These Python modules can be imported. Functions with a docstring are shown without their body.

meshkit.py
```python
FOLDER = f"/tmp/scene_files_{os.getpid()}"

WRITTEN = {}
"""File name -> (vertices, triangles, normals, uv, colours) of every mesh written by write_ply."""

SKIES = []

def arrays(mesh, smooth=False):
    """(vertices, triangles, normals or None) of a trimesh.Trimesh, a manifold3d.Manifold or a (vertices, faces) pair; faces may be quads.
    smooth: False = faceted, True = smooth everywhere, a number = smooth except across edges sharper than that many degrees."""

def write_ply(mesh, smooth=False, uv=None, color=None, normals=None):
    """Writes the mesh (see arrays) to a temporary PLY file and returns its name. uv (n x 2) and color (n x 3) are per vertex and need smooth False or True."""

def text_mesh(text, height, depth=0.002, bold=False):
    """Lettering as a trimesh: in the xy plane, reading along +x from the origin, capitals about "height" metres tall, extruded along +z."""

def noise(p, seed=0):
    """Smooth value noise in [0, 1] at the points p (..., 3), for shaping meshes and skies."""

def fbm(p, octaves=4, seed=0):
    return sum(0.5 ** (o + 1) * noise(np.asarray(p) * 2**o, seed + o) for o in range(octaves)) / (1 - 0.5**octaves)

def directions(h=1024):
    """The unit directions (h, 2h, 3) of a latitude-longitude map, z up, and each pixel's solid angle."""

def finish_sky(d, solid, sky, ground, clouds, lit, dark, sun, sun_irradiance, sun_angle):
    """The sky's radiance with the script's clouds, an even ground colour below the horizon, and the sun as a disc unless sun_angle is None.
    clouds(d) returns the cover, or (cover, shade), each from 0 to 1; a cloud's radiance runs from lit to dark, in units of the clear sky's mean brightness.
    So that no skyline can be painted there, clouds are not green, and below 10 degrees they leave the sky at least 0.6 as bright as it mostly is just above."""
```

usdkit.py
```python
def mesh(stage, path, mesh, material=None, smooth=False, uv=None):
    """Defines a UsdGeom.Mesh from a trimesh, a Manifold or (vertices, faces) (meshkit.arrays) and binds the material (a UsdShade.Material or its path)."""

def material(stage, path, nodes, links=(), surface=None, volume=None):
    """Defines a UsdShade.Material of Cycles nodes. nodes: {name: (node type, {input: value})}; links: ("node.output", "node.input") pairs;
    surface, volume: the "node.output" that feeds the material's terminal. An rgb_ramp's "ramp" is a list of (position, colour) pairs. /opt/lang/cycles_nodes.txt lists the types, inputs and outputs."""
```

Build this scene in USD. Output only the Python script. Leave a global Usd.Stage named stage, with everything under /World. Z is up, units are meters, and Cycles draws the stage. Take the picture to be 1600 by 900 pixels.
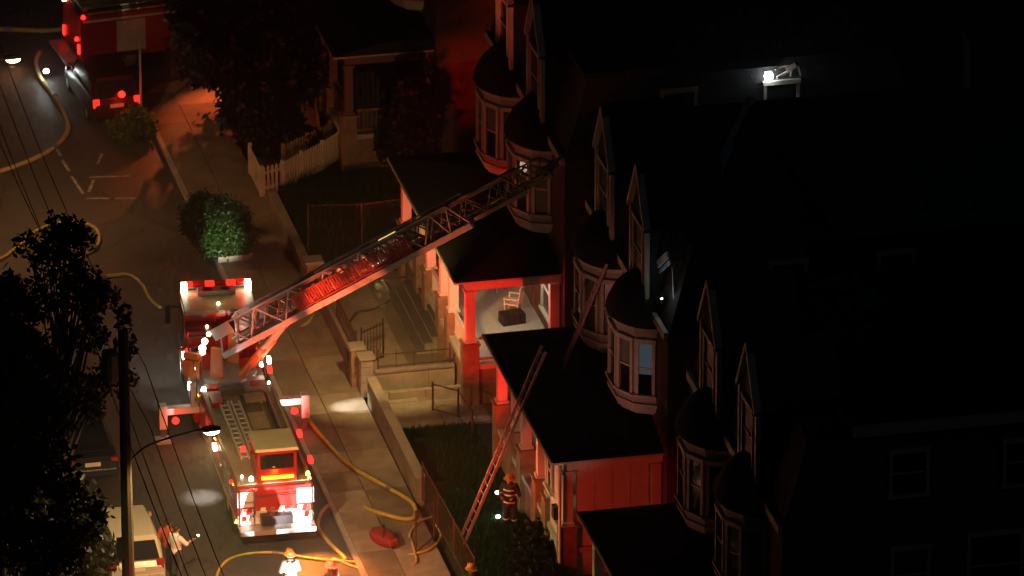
import math, random, numpy as np, trimesh, manifold3d, usdkit, meshkit
from pxr import Usd, UsdGeom, UsdLux, UsdShade, Sdf, Gf
random.seed(7)
RNG = np.random.default_rng(7)
stage = Usd.Stage.CreateInMemory()
UsdGeom.Xform.Define(stage, '/World'); UsdGeom.Scope.Define(stage, '/World/Looks')
PI = math.pi

# ---------------------------------------------------------------- camera
PHI, TH, DIST, FPX = math.radians(12.5), math.radians(23.6), 260.0, 12000.0   # heading, pitch, distance, focal length in pixels of a 1600 px picture
FWD = np.array([math.sin(PHI) * math.cos(TH), math.cos(PHI) * math.cos(TH), -math.sin(TH)])
RIGHT = np.array([math.cos(PHI), -math.sin(PHI), 0.0]); UP = np.cross(RIGHT, FWD); EYE = -FWD * DIST
cam = UsdGeom.Camera.Define(stage, '/World/camera')
cam.CreateHorizontalApertureAttr(36.0); cam.CreateFocalLengthAttr(36.0 * FPX / 1600)
m4 = np.eye(4); m4[0, :3], m4[1, :3], m4[2, :3], m4[3, :3] = RIGHT, UP, -FWD, EYE
cam.AddTransformOp().Set(Gf.Matrix4d(*m4.ravel().tolist()))
cam.CreateClippingRangeAttr((1.0, 5000.0))
cam.CreateFStopAttr(1.9); cam.CreateFocusDistanceAttr(199.0)
cam.CreateExposureAttr(0.2)

# ---------------------------------------------------------------- sky (night) and moon
SUN_EL, SUN_AZ = math.radians(35), math.radians(150)
usdkit.material(stage, '/World/Looks/night_sky', {
    'sky': ('sky_texture', {'sky_type': 'single_scattering', 'sun_disc': False, 'sun_elevation': SUN_EL, 'sun_rotation': SUN_AZ}),
    'bg': ('background_shader', {'strength': 0.0005})}, [('sky.color', 'bg.color')], surface='bg.background')
dome = UsdLux.DomeLight.Define(stage, '/World/sky')
UsdShade.MaterialBindingAPI.Apply(dome.GetPrim()).Bind(UsdShade.Material.Get(stage, '/World/Looks/night_sky'))
dome.GetPrim().SetCustomDataByKey('kind', 'structure')
moon = UsdLux.DistantLight.Define(stage, '/World/moon')
moon.CreateNormalizeAttr(True); moon.CreateIntensityAttr(0.0012); moon.CreateAngleAttr(0.5); moon.CreateColorAttr(Gf.Vec3f(.8, .88, 1.0))
moon.AddRotateZOp().Set(-math.degrees(SUN_AZ)); moon.AddRotateXOp().Set(-(90 - math.degrees(SUN_EL)))
SODIUM, RED, WHITE, AMBER = (1.0, .46, .15), (1.0, .014, .007), (1.0, .93, .8), (1.0, .5, .03)

# ---------------------------------------------------------------- materials
MATS = {}
def mat(name, col, rough=.7, metal=0.0, var=0.0, scale=3.0, bump=0.0, bscale=20.0, col2=None, detail=4, space='geometry'):
    if name in MATS: return MATS[name]
    nodes = {'p': ('principled_bsdf', {'base_color': col, 'roughness': rough, 'metallic': metal})}
    links = []
    src = 'g.position'
    nodes['g'] = ('geometry', {})
    if var or col2 is not None:
        c2 = col2 if col2 is not None else tuple(max(0, c * (1 - var)) for c in col)
        c1 = col if col2 is not None else tuple(min(1, c * (1 + var)) for c in col)
        nodes['n'] = ('noise_texture', {'scale': scale, 'detail': detail, 'roughness': .65})
        nodes['r'] = ('rgb_ramp', {'ramp': [(.3, c2), (.7, c1)]})
        links += [(src, 'n.vector'), ('n.fac', 'r.fac'), ('r.color', 'p.base_color')]
    if bump:
        nodes['bn'] = ('noise_texture', {'scale': bscale, 'detail': 3.0})
        nodes['b'] = ('bump', {'strength': bump, 'distance': .02})
        links += [(src, 'bn.vector'), ('bn.fac', 'b.height'), ('b.normal', 'p.normal')]
    MATS[name] = usdkit.material(stage, f'/World/Looks/{name}', nodes, links, surface='p.BSDF')
    return MATS[name]
def glow(name, col, strength):
    if name not in MATS:
        MATS[name] = usdkit.material(stage, f'/World/Looks/{name}', {'e': ('emission', {'color': col, 'strength': strength})}, [], surface='e.emission')
    return MATS[name]
def banded(name, col, col2, axis, period, rough=.6, duty=.12):
    """Fine relief on a wall that is too fine to build: siding laps or pickets of far boards."""
    if name in MATS: return MATS[name]
    MATS[name] = usdkit.material(stage, f'/World/Looks/{name}', {
        'g': ('geometry', {}), 's': ('separate_xyz', {}), 'd': ('math', {'math_type': 'divide', 'value2': period}), 'f': ('math', {'math_type': 'fraction'}),
        'r': ('rgb_ramp', {'ramp': [(0, col2), (duty, col), (1, col)]}), 'n': ('noise_texture', {'scale': 1.3, 'detail': 5.0}),
        'm': ('mix_color', {'blend_type': 'multiply', 'fac': .35}), 'b': ('bump', {'strength': .5, 'distance': .02}), 'p': ('principled_bsdf', {'roughness': rough})},
        [('g.position', 's.vector'), (f's.{axis}', 'd.value1'), ('d.value', 'f.value1'), ('f.value', 'r.fac'), ('g.position', 'n.vector'), ('r.color', 'm.a'), ('n.color', 'm.b'),
         ('m.result', 'p.base_color'), ('f.value', 'b.height'), ('b.normal', 'p.normal')], surface='p.BSDF')
    return MATS[name]
def asphalt():
    MATS['asphalt'] = usdkit.material(stage, '/World/Looks/asphalt', {
        'g': ('geometry', {}), 'n': ('noise_texture', {'scale': .22, 'detail': 6.0, 'roughness': .7}), 'r': ('rgb_ramp', {'ramp': [(.3, (.05, .047, .043)), (.55, (.085, .079, .072)), (.75, (.115, .105, .094))]}),
        'n2': ('noise_texture', {'scale': 30.0, 'detail': 3.0}), 'r2': ('rgb_ramp', {'ramp': [(.3, (.65, .65, .65)), (.7, (1.2, 1.2, 1.2))]}), 'mx': ('mix_color', {'blend_type': 'multiply', 'fac': 1.0, 'use_clamp': False}),
        'v': ('voronoi_texture', {'feature': 'distance_to_edge', 'scale': .28}), 'vr': ('rgb_ramp', {'ramp': [(0, (.35, .35, .35)), (.006, (.5, .5, .5)), (.012, (1, 1, 1)), (1, (1, 1, 1))]}),
        'mv': ('mapping', {'scale': (1, .55, 1)}), 'nv': ('noise_texture', {'scale': .9, 'detail': 4.0}), 'av': ('vector_math', {'math_type': 'add'}), 'mx2': ('mix_color', {'blend_type': 'multiply', 'fac': .75}),
        'rr': ('rgb_ramp', {'ramp': [(.35, (.5, .5, .5)), (.65, (.82, .82, .82))]}), 'b': ('bump', {'strength': .3, 'distance': .01}), 'p': ('principled_bsdf', {'roughness': .7})},
        [('g.position', 'n.vector'), ('n.fac', 'r.fac'), ('g.position', 'n2.vector'), ('n2.fac', 'r2.fac'), ('r.color', 'mx.a'), ('r2.color', 'mx.b'), ('g.position', 'mv.vector'), ('g.position', 'nv.vector'),
         ('mv.vector', 'av.vector1'), ('nv.color', 'av.vector2'), ('av.vector', 'v.vector'), ('v.distance', 'vr.fac'), ('mx.result', 'mx2.a'), ('vr.color', 'mx2.b'), ('mx2.result', 'p.base_color'),
         ('n.fac', 'rr.fac'), ('rr.color', 'p.roughness'), ('n2.fac', 'b.height'), ('b.normal', 'p.normal')], surface='p.BSDF')
    return MATS['asphalt']
def leafmat(name, c1, c2, trans=.35):
    MATS[name] = usdkit.material(stage, f'/World/Looks/{name}', {
        'g': ('geometry', {}), 'r': ('rgb_ramp', {'ramp': [(0, c1), (1, c2)]}), 'd': ('principled_bsdf', {'roughness': .55}), 't': ('translucent_bsdf', {}), 'm': ('mix_closure', {'fac': trans})},
        [('g.random_per_island', 'r.fac'), ('r.color', 'd.base_color'), ('r.color', 't.color'), ('d.BSDF', 'm.closure1'), ('t.BSDF', 'm.closure2')], surface='m.closure')
    return MATS[name]
def panemat(name, tint=(.6, .65, .7), rough=.05):
    MATS[name] = usdkit.material(stage, f'/World/Looks/{name}', {'t': ('transparent_bsdf', {'color': tint}), 'gl': ('glossy_bsdf', {'roughness': rough}), 'f': ('fresnel', {'IOR': 1.6}), 'm': ('mix_closure', {})},
        [('f.fac', 'm.fac'), ('t.BSDF', 'm.closure1'), ('gl.BSDF', 'm.closure2')], surface='m.closure')
    return MATS[name]
ASPH = asphalt(); PANE = panemat('pane_glass')
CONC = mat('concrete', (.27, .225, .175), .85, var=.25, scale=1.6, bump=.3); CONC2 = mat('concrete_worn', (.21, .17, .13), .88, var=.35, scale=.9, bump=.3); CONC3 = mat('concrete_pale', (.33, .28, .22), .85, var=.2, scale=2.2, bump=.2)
KERB = mat('kerb_stone', (.36, .34, .3), .8, var=.25, scale=2.5); SOIL = mat('dark_soil', (.035, .028, .02), .95, var=.4, scale=1.5)
TURF = mat('turf_base', (.016, .032, .008), .95, var=.5, scale=2.0); WGLASS = mat('window_glass', (.012, .013, .016), .22); LINEP = mat('worn_line_paint', (.62, .6, .52), .7, col2=(.12, .11, .1), scale=3.5, detail=6)
BRICK = mat('brick_dark', (.11, .05, .035), .85, var=.35, scale=6.0, bump=.4, bscale=12); BRICKB = mat('brick_buff', (.3, .18, .11), .85, var=.3, scale=4.0)
STUCCO = mat('stucco_side', (.22, .17, .13), .9, var=.25, scale=.8); WHITEW = mat('white_wood', (.72, .69, .64), .5, var=.1, scale=2.0); CREAMW = mat('cream_trim', (.62, .55, .46), .55, var=.15, scale=1.5)
REDW = mat('painted_post', (.7, .6, .55), .5, var=.08, scale=2.0); SIDING = banded('pale_siding', (.55, .5, .46), (.3, .27, .25), 'z', .12); SLATE = banded('slate', (.026, .025, .027), (.012, .012, .012), 'z', .2, .8)
SHINGLE = mat('dark_shingle', (.018, .017, .016), .92, var=.4, scale=5.0, bump=.4, bscale=15); TARROOF = mat('tar_roof', (.014, .014, .015), .92, var=.4, scale=.6); CHAR = mat('charred_wood', (.008, .007, .007), .9, var=.5, scale=4.0)
FLASH = mat('sheet_metal', (.6, .72, .84), .45, .2, var=.2, scale=3); PORCHF = mat('grey_porch_paint', (.5, .48, .43), .6, var=.12, scale=8.0); DARKI = mat('dark_interior', (.012, .011, .011), .9)
REDP = mat('fire_red_paint', (.34, .014, .009), .25, var=.06, scale=1); WHITEP = mat('white_paint', (.75, .72, .66), .3, var=.06, scale=1.2); ALU = mat('aluminium', (.6, .59, .58), .45, .25, var=.12, scale=4); CHROME = mat('chrome', (.75, .75, .76), .15, 1.0)
DIAM = mat('diamond_plate', (.42, .41, .4), .42, .6, var=.15, scale=25, bump=.5, bscale=40); DECK = mat('deck_tan', (.3, .235, .14), .6, var=.18, scale=2.5); DECKD = mat('deck_dark', (.1, .085, .06), .6, var=.3, scale=3); GOLD = mat('gold_stripe', (.7, .45, .12), .4, .3)
BLACK = mat('black_rubber', (.018, .018, .018), .75); BLACKM = mat('black_metal', (.02, .02, .02), .5, .4); GREYM = mat('grey_metal', (.25, .25, .25), .5, .5); GLASSD = mat('dark_glass', (.012, .013, .016), .08); IRON = mat('wrought_iron', (.025, .02, .018), .6, .3)
RUST = mat('rusty_iron', (.1, .05, .03), .8, .2, var=.3, scale=5); HOSEY = mat('yellow_hose', (.5, .42, .09), .7, var=.2, scale=2); HOSET = mat('tan_hose', (.5, .38, .18), .75, var=.2, scale=3); POLEW = mat('pole_wood', (.07, .045, .03), .9, var=.35, scale=3)
BARK = mat('bark', (.035, .025, .018), .95, var=.4, scale=6); LEAFK = leafmat('leaf_dark', (.012, .016, .008), (.03, .034, .014)); LEAFG = leafmat('leaf_green', (.02, .066, .006), (.06, .14, .018)); LEAFO = leafmat('leaf_olive', (.014, .014, .005), (.04, .034, .011)); LEAFY = leafmat('leaf_shrub', (.12, .2, .03), (.26, .34, .08))
GRASSM = leafmat('grass_blade', (.018, .075, .01), (.045, .13, .02)); CARD = mat('dark_car_paint', (.015, .02, .035), .2); CARW = mat('pale_car_paint', (.5, .46, .4), .25); CARR = mat('maroon_car_paint', (.06, .006, .006), .35); REDCLOTH = mat('red_canvas', (.22, .012, .014), .7, var=.2, scale=6)
COATB = mat('turnout_black', (.03, .027, .024), .8, var=.3, scale=12); COATT = mat('turnout_tan', (.1, .075, .045), .8, var=.3, scale=12); REFL = mat('reflective_tape', (.8, .82, .7), .3); VESTM = mat('vest_pale', (.05, .052, .04), .7); SKIN = mat('skin', (.42, .25, .17), .55); SHIRTW = mat('white_shirt', (.72, .72, .72), .8); JEAN = mat('dark_jeans', (.05, .055, .075), .85); HELMB = mat('helmet_black', (.03, .028, .026), .35); HELMR = mat('helmet_orange', (.6, .24, .07), .35); HAIRM = mat('hair_dark', (.015, .01, .008), .6)
E_SOD = glow('lamp_sodium', (1, .74, .4), 30.0); E_WHT = glow('lamp_white', (1, .86, .6), 8.0); E_RED = glow('lamp_red', (1, .02, .012), 4.0); E_REDD = glow('lamp_red_dim', (1, .03, .015), 1.6); E_AMB = glow('lamp_amber', (1, .36, .01), 6.0); E_YEL = glow('lamp_yellow', (1, .72, .08), 8.0); E_COOL = glow('lamp_cool', (.85, .97, 1), 25.0)

# ---------------------------------------------------------------- helpers
used = {}
def numbered(parent, name):
    k = (str(parent), name); n = used.get(k, 0); used[k] = n + 1
    return f'{parent}/{name}' + (f'_{n:03d}' if n else '')
def tag(prim, label=None, cat=None, group=None, kind=None):
    p = prim.GetPrim() if hasattr(prim, 'GetPrim') else prim
    for k, v in (('label', label), ('category', cat), ('group', group), ('kind', kind)):
        if v: p.SetCustomDataByKey(k, v)
    return prim
def thing(name, label, cat, loc=(0, 0, 0), rz=0.0, group=None):
    x = UsdGeom.Xform.Define(stage, numbered('/World', name)); x.AddTranslateOp().Set(Gf.Vec3d(*map(float, loc))); x.AddRotateZOp().Set(float(rz))
    return tag(x, label, cat, group)
def copy_thing(src, name, label, cat, loc, rz, group):
    x = thing(name, label, cat, loc, rz, group)
    return x
class MB:
    """Collects triangles; one build() makes one Mesh prim."""
    def __init__(s, T=None): s.v, s.f, s.n, s.T = [], [], 0, T
    def add(s, v, f):
        v = np.asarray(v, float).reshape(-1, 3); f = np.asarray(f, int)
        if s.T is not None: v = v @ s.T[:3, :3].T + s.T[:3, 3]
        s.v.append(v); s.f.append(f + s.n); s.n += len(v); return s
    def box(s, c, d, rz=0.0, top=1.0, rx=0.0):
        x, y, z = np.asarray(d, float) / 2
        v = np.array([(-x, -y, -z), (x, -y, -z), (x, y, -z), (-x, y, -z), (-x * top, -y * top, z), (x * top, -y * top, z), (x * top, y * top, z), (-x * top, y * top, z)])
        if rx: c_, s_ = math.cos(math.radians(rx)), math.sin(math.radians(rx)); v = v @ np.array([[1, 0, 0], [0, c_, -s_], [0, s_, c_]]).T
        if rz: c_, s_ = math.cos(math.radians(rz)), math.sin(math.radians(rz)); v = v @ np.array([[c_, -s_, 0], [s_, c_, 0], [0, 0, 1]]).T
        return s.add(v + np.asarray(c, float), BOXF)
    def span(s, a, b): a, b = np.asarray(a, float), np.asarray(b, float); return s.box((a + b) / 2, np.abs(b - a))
    def bar(s, p0, p1, w, h, up=(0, 0, 1)):
        p0, p1 = np.asarray(p0, float), np.asarray(p1, float); d = p1 - p0; L = np.linalg.norm(d); d /= L
        u = np.asarray(up, float)
        if abs(d @ u) > .99: u = np.array([0, 1.0, 0])
        x = np.cross(d, u); x /= np.linalg.norm(x); y = np.cross(x, d)
        v = [p + x * a * w / 2 + y * b * h / 2 for p in (p0, p1) for a, b in ((-1, -1), (1, -1), (1, 1), (-1, 1))]
        return s.add(v, BARF)
    def tube(s, pts, r, n=6, cap=True):
        pts = np.asarray(pts, float); m = len(pts); r = np.broadcast_to(r, m)
        t = np.gradient(pts, axis=0); t /= np.linalg.norm(t, axis=1, keepdims=True)
        ref = np.array([0, 0, 1.0]) if abs(t[0] @ [0, 0, 1]) < .9 else np.array([1.0, 0, 0]); v = []
        for i in range(m):
            a = np.cross(t[i], ref); l = np.linalg.norm(a)
            if l < .05: ref = np.array([1.0, .1, 0]); a = np.cross(t[i], ref); l = np.linalg.norm(a)
            a /= l; b = np.cross(a, t[i]); ref = b
            an = np.arange(n) / n * 2 * PI
            v.append(pts[i] + r[i] * (np.cos(an)[:, None] * a + np.sin(an)[:, None] * b))
        f = []
        for i in range(m - 1):
            for j in range(n):
                k = (j + 1) % n; f += [(i * n + j, i * n + k, (i + 1) * n + k), (i * n + j, (i + 1) * n + k, (i + 1) * n + j)]
        v = np.vstack(v)
        if cap:
            v = np.vstack([v, pts[0], pts[-1]])
            for j in range(n): k = (j + 1) % n; f += [(m * n, k, j), (m * n + 1, (m - 1) * n + j, (m - 1) * n + k)]
        return s.add(v, f)
    def prism(s, poly, z0, z1, axis='z', z1off=None):
        """poly: 2d outline extruded from z0 to z1 along axis (x: poly is (y,z); y: poly is (x,z))."""
        tm = trimesh.creation.extrude_polygon(SPoly(poly), abs(z1 - z0), engine='earcut'); v = np.array(tm.vertices); v[:, 2] += min(z0, z1); f = np.array(tm.faces)
        if axis == 'x': v = v[:, [2, 0, 1]]
        if axis == 'y': v = v[:, [0, 2, 1]]; f = f[:, ::-1]
        return s.add(v, f)
    def lathe(s, prof, c=(0, 0, 0), n=14, axis='z'):
        prof = np.asarray(prof, float); an = np.arange(n) / n * 2 * PI; m = len(prof)
        v = np.array([(p[0] * math.cos(a), p[0] * math.sin(a), p[1]) for p in prof for a in an]); f = []
        for i in range(m - 1):
            for j in range(n):
                k = (j + 1) % n; f += [(i * n + j, i * n + k, (i + 1) * n + k), (i * n + j, (i + 1) * n + k, (i + 1) * n + j)]
        if axis == 'x': v = v[:, [2, 0, 1]]
        if axis == 'y': v = v[:, [1, 2, 0]]
        return s.add(v + np.asarray(c, float), f)
    def ball(s, c, r, sub=1, sc=(1, 1, 1)):
        m = trimesh.creation.icosphere(sub, 1.0); return s.add(np.array(m.vertices) * np.asarray(sc) * r + np.asarray(c, float), m.faces)
    def poly(s, pts):
        return s.add(pts, [(0, i, i + 1) for i in range(1, len(pts) - 1)])
    def build(s, name, m, parent='/World', smooth=False, label=None, kind=None):
        if hasattr(parent, 'GetPath'): parent = parent.GetPath()
        p = usdkit.mesh(stage, numbered(parent, name), (np.vstack(s.v), np.vstack(s.f)), m, smooth=smooth)
        if label or kind: tag(p, label, kind=kind)
        return p
BOXF = [(0, 2, 1), (0, 3, 2), (4, 5, 6), (4, 6, 7), (0, 1, 5), (0, 5, 4), (1, 2, 6), (1, 6, 5), (2, 3, 7), (2, 7, 6), (3, 0, 4), (3, 4, 7)]
BARF = [(0, 1, 2), (0, 2, 3), (4, 6, 5), (4, 7, 6), (0, 5, 1), (0, 4, 5), (1, 6, 2), (1, 5, 6), (2, 7, 3), (2, 6, 7), (3, 4, 0), (3, 7, 4)]
from shapely.geometry import Polygon as SPoly
def rotT(yaw=0.0, t=(0, 0, 0)):
    T = np.eye(4); c, s = math.cos(math.radians(yaw)), math.sin(math.radians(yaw)); T[:2, :2] = [[c, -s], [s, c]]; T[:3, 3] = t; return T
def stuff(mb, name, m, label, cat=None): return tag(mb.build(name, m), label, cat, kind='stuff')
def struct(mb, name, m, parent='/World'):
    p = mb.build(name, m, parent)
    if parent == '/World': tag(p, kind='structure')
    return p
def single(mb, name, m, label, cat, group=None, smooth=False): return tag(mb.build(name, m, '/World', smooth), label, cat, group)
def spline(pts, n=8):
    p = np.asarray(pts, float); p = np.vstack([2 * p[0] - p[1], p, 2 * p[-1] - p[-2]]); out = []
    for i in range(1, len(p) - 2):
        for t in np.arange(n) / n:
            a, b, c, d = p[i - 1:i + 3]; out.append(.5 * (2 * b + (c - a) * t + (2 * a - 5 * b + 4 * c - d) * t * t + (3 * b - a - 3 * c + d) * t ** 3))
    return np.array(out + [p[-2]])
def ground(px, py, z=0.0):
    """The point of the level plane at height z that the photograph shows at a pixel (used for hoses and marks that lie on the ground)."""
    d = FWD + RIGHT * (px - 800) / FPX + UP * (450 - py) / FPX; t = (z - EYE[2]) / d[2]; return EYE + d * t
def lamp(parent, name, pos, power, col, r=.06, cone=None, aim=None, soft=.5):
    if hasattr(parent, 'GetPath'): parent = parent.GetPath()
    l = UsdLux.SphereLight.Define(stage, numbered(parent, name)); l.CreateRadiusAttr(r); l.CreateNormalizeAttr(True)
    l.CreateIntensityAttr(power); l.CreateColorAttr(Gf.Vec3f(*col)); l.AddTranslateOp().Set(Gf.Vec3d(*map(float, pos)))
    if cone:
        sh = UsdLux.ShapingAPI.Apply(l.GetPrim()); sh.CreateShapingConeAngleAttr(cone); sh.CreateShapingConeSoftnessAttr(soft)
        d = np.asarray(aim, float) - np.asarray(pos, float); d /= np.linalg.norm(d)
        z = -d; x = np.cross((0, 1.0, 0) if abs(d[1]) < .9 else (1.0, 0, 0), z); x /= np.linalg.norm(x); y = np.cross(z, x)
        M = np.eye(4); M[0, :3], M[1, :3], M[2, :3], M[3, :3] = x, y, z, pos
        l.ClearXformOpOrder(); l.AddTransformOp().Set(Gf.Matrix4d(*M.ravel().tolist()))
    return l

# ================================================================ the ground
KR, KL, WALLX, SWL = -9.45, -17.45, -6.75, -19.6      # right kerb, left kerb, garden wall line, back of the left pavement
struct(MB().box((0, 0, -.31), (3000, 3000, .5)), 'ground', SOIL)
road = MB(); road.prism([(KL, -90), (KR, -90), (KR, 20.2), (KR + .8, 21.3), (60, 21.3), (60, 31), (-60, 31), (-60, 21.3), (KL - .8, 21.3), (KL, 20.2)], -.05, 0.0)
struct(road, 'road', ASPH)
marks = []
for a, b in (((135, 310), (172, 310)), ((180, 310), (213, 310)), ((140, 277), (203, 275)), ((130, 303), (112, 276)), ((108, 268), (97, 250)), ((95, 244), (88, 232)), ((139, 300), (146, 281)), ((152, 256), (160, 240))):
    p, q = ground(*a), ground(*b); d = q - p; L = np.linalg.norm(d); k = np.array([-d[1], d[0], 0]) / L * .05
    mk = MB(); mk.add([p - k + (0, 0, .004), q - k + (0, 0, .004), q + k + (0, 0, .004), p + k + (0, 0, .004)], [(0, 1, 2), (0, 2, 3)])
    struct(mk, 'road_marking', LINEP)
# right pavement: a bed with kerb stones and concrete slabs
pav = MB(); pav.span((KR + .16, -60, -.05), (WALLX, 19.6, .10)); pavp = struct(pav, 'pavement', CONC2).GetPath()
y = -34.0
while y < 19.0:
    k = MB().box((KR + .08, y + 1.0, .055), (.16, 1.985, .19)); k.build('kerb_stone', KERB, pavp)
    y += 2.0
y = -30.0; i = 0
while y < 18.6:
    for x0, x1 in ((KR + .17, -8.16), (-8.14, WALLX - .02)):
        s = MB().box(((x0 + x1) / 2, y + .74, .125 + RNG.uniform(-.004, .006)), (x1 - x0 - .006, 1.488, .05)); s.build('paving_slab', [CONC, CONC2, CONC3][RNG.integers(0, 3) if y < 2 else 1], pavp)
    y += 1.5
cor = MB(); cor.prism([(KR + .1, 18.2), (WALLX + 3.2, 18.2), (WALLX + 3.2, 20.8), (KR + 2.4, 20.7), (KR + 1.0, 20.4), (KR + .2, 19.4)], -.05, .151); struct(cor, 'pavement_corner', CONC3)
pl = MB().span((SWL, -90, -.05), (KL - .16, 20, .13)); plp = struct(pl, 'far_pavement', CONC2).GetPath()
for i in range(14): MB().box((KL - .08, -38 + i * 2.0, .055), (.16, 1.985, .19)).build('kerb_stone', KERB, plp)
# raised front gardens behind the wall
g1 = MB().span((WALLX + .3, .9, -.1), (16, 20.0, .55)); struct(g1, 'garden_ground', TURF)
g2 = MB().span((WALLX + .3, -8.1, -.1), (16, .88, .62)); struct(g2, 'terrace', CONC2)
g3 = MB().span((WALLX + .3, -11.6, -.1), (16, -8.12, .45)); struct(g3, 'side_path', CONC2)
g4 = MB().span((WALLX + .3, -60, -.1), (16, -11.62, .5)); struct(g4, 'lawn_ground', TURF)
for (x0, x1, y0, y1) in ((-6.4, -4.75, -11.4, -9.4), (-4.7, -3.2, -11.4, -9.4), (-6.4, -5.2, -9.38, -8.3)): MB().span((x0, y0, .44), (x1, y1, .475)).build('path_slab', CONC3, '/World/side_path')
for (x0, x1, y0, y1) in ((-6.3, -5.0, -3.6, -1.4), (-6.3, -5.0, -1.36, .7), (-6.3, -5.0, -5.9, -3.64), (-6.3, -5.0, -7.9, -5.94)): MB().span((x0, y0, .6), (x1, y1, .645)).build('terrace_slab', [CONC2, CONC3][int(y0 * 7) % 2], '/World/terrace')
def blades(x0, x1, y0, y1, z, n, h, seed):
    r = np.random.default_rng(seed); p = np.stack([r.uniform(x0, x1, n), r.uniform(y0, y1, n), np.full(n, z)], 1); keep = meshkit.noise(p * [1.2, 1.2, 0] + 3, 2) > .25; p = p[keep]; n = len(p)
    a = r.uniform(0, 2 * PI, n); d = np.stack([np.cos(a), np.sin(a), 0 * a], 1) * .035; hh = h * r.uniform(.5, 1.4, n); lean = np.stack([r.normal(0, .35, n) * hh, r.normal(0, .35, n) * hh, hh], 1)
    v = np.stack([p - d, p + d, p + lean], 1).reshape(-1, 3); return v, np.arange(3 * n).reshape(-1, 3)
gr = MB(); gr.add(*blades(-6.3, -3.9, -24, -11.7, .5, 16000, .2, 3)); stuff(gr, 'lawn_grass', GRASSM, 'unmown dark green grass in the front garden between wall and porch', 'grass')
gr = MB(); gr.add(*blades(-6.4, -1, 1.0, 9.5, .55, 16000, .28, 4)); stuff(gr, 'garden_weeds', GRASSM, 'rough dark weeds behind the wire fence in the wide gap between houses', 'weeds')

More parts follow.
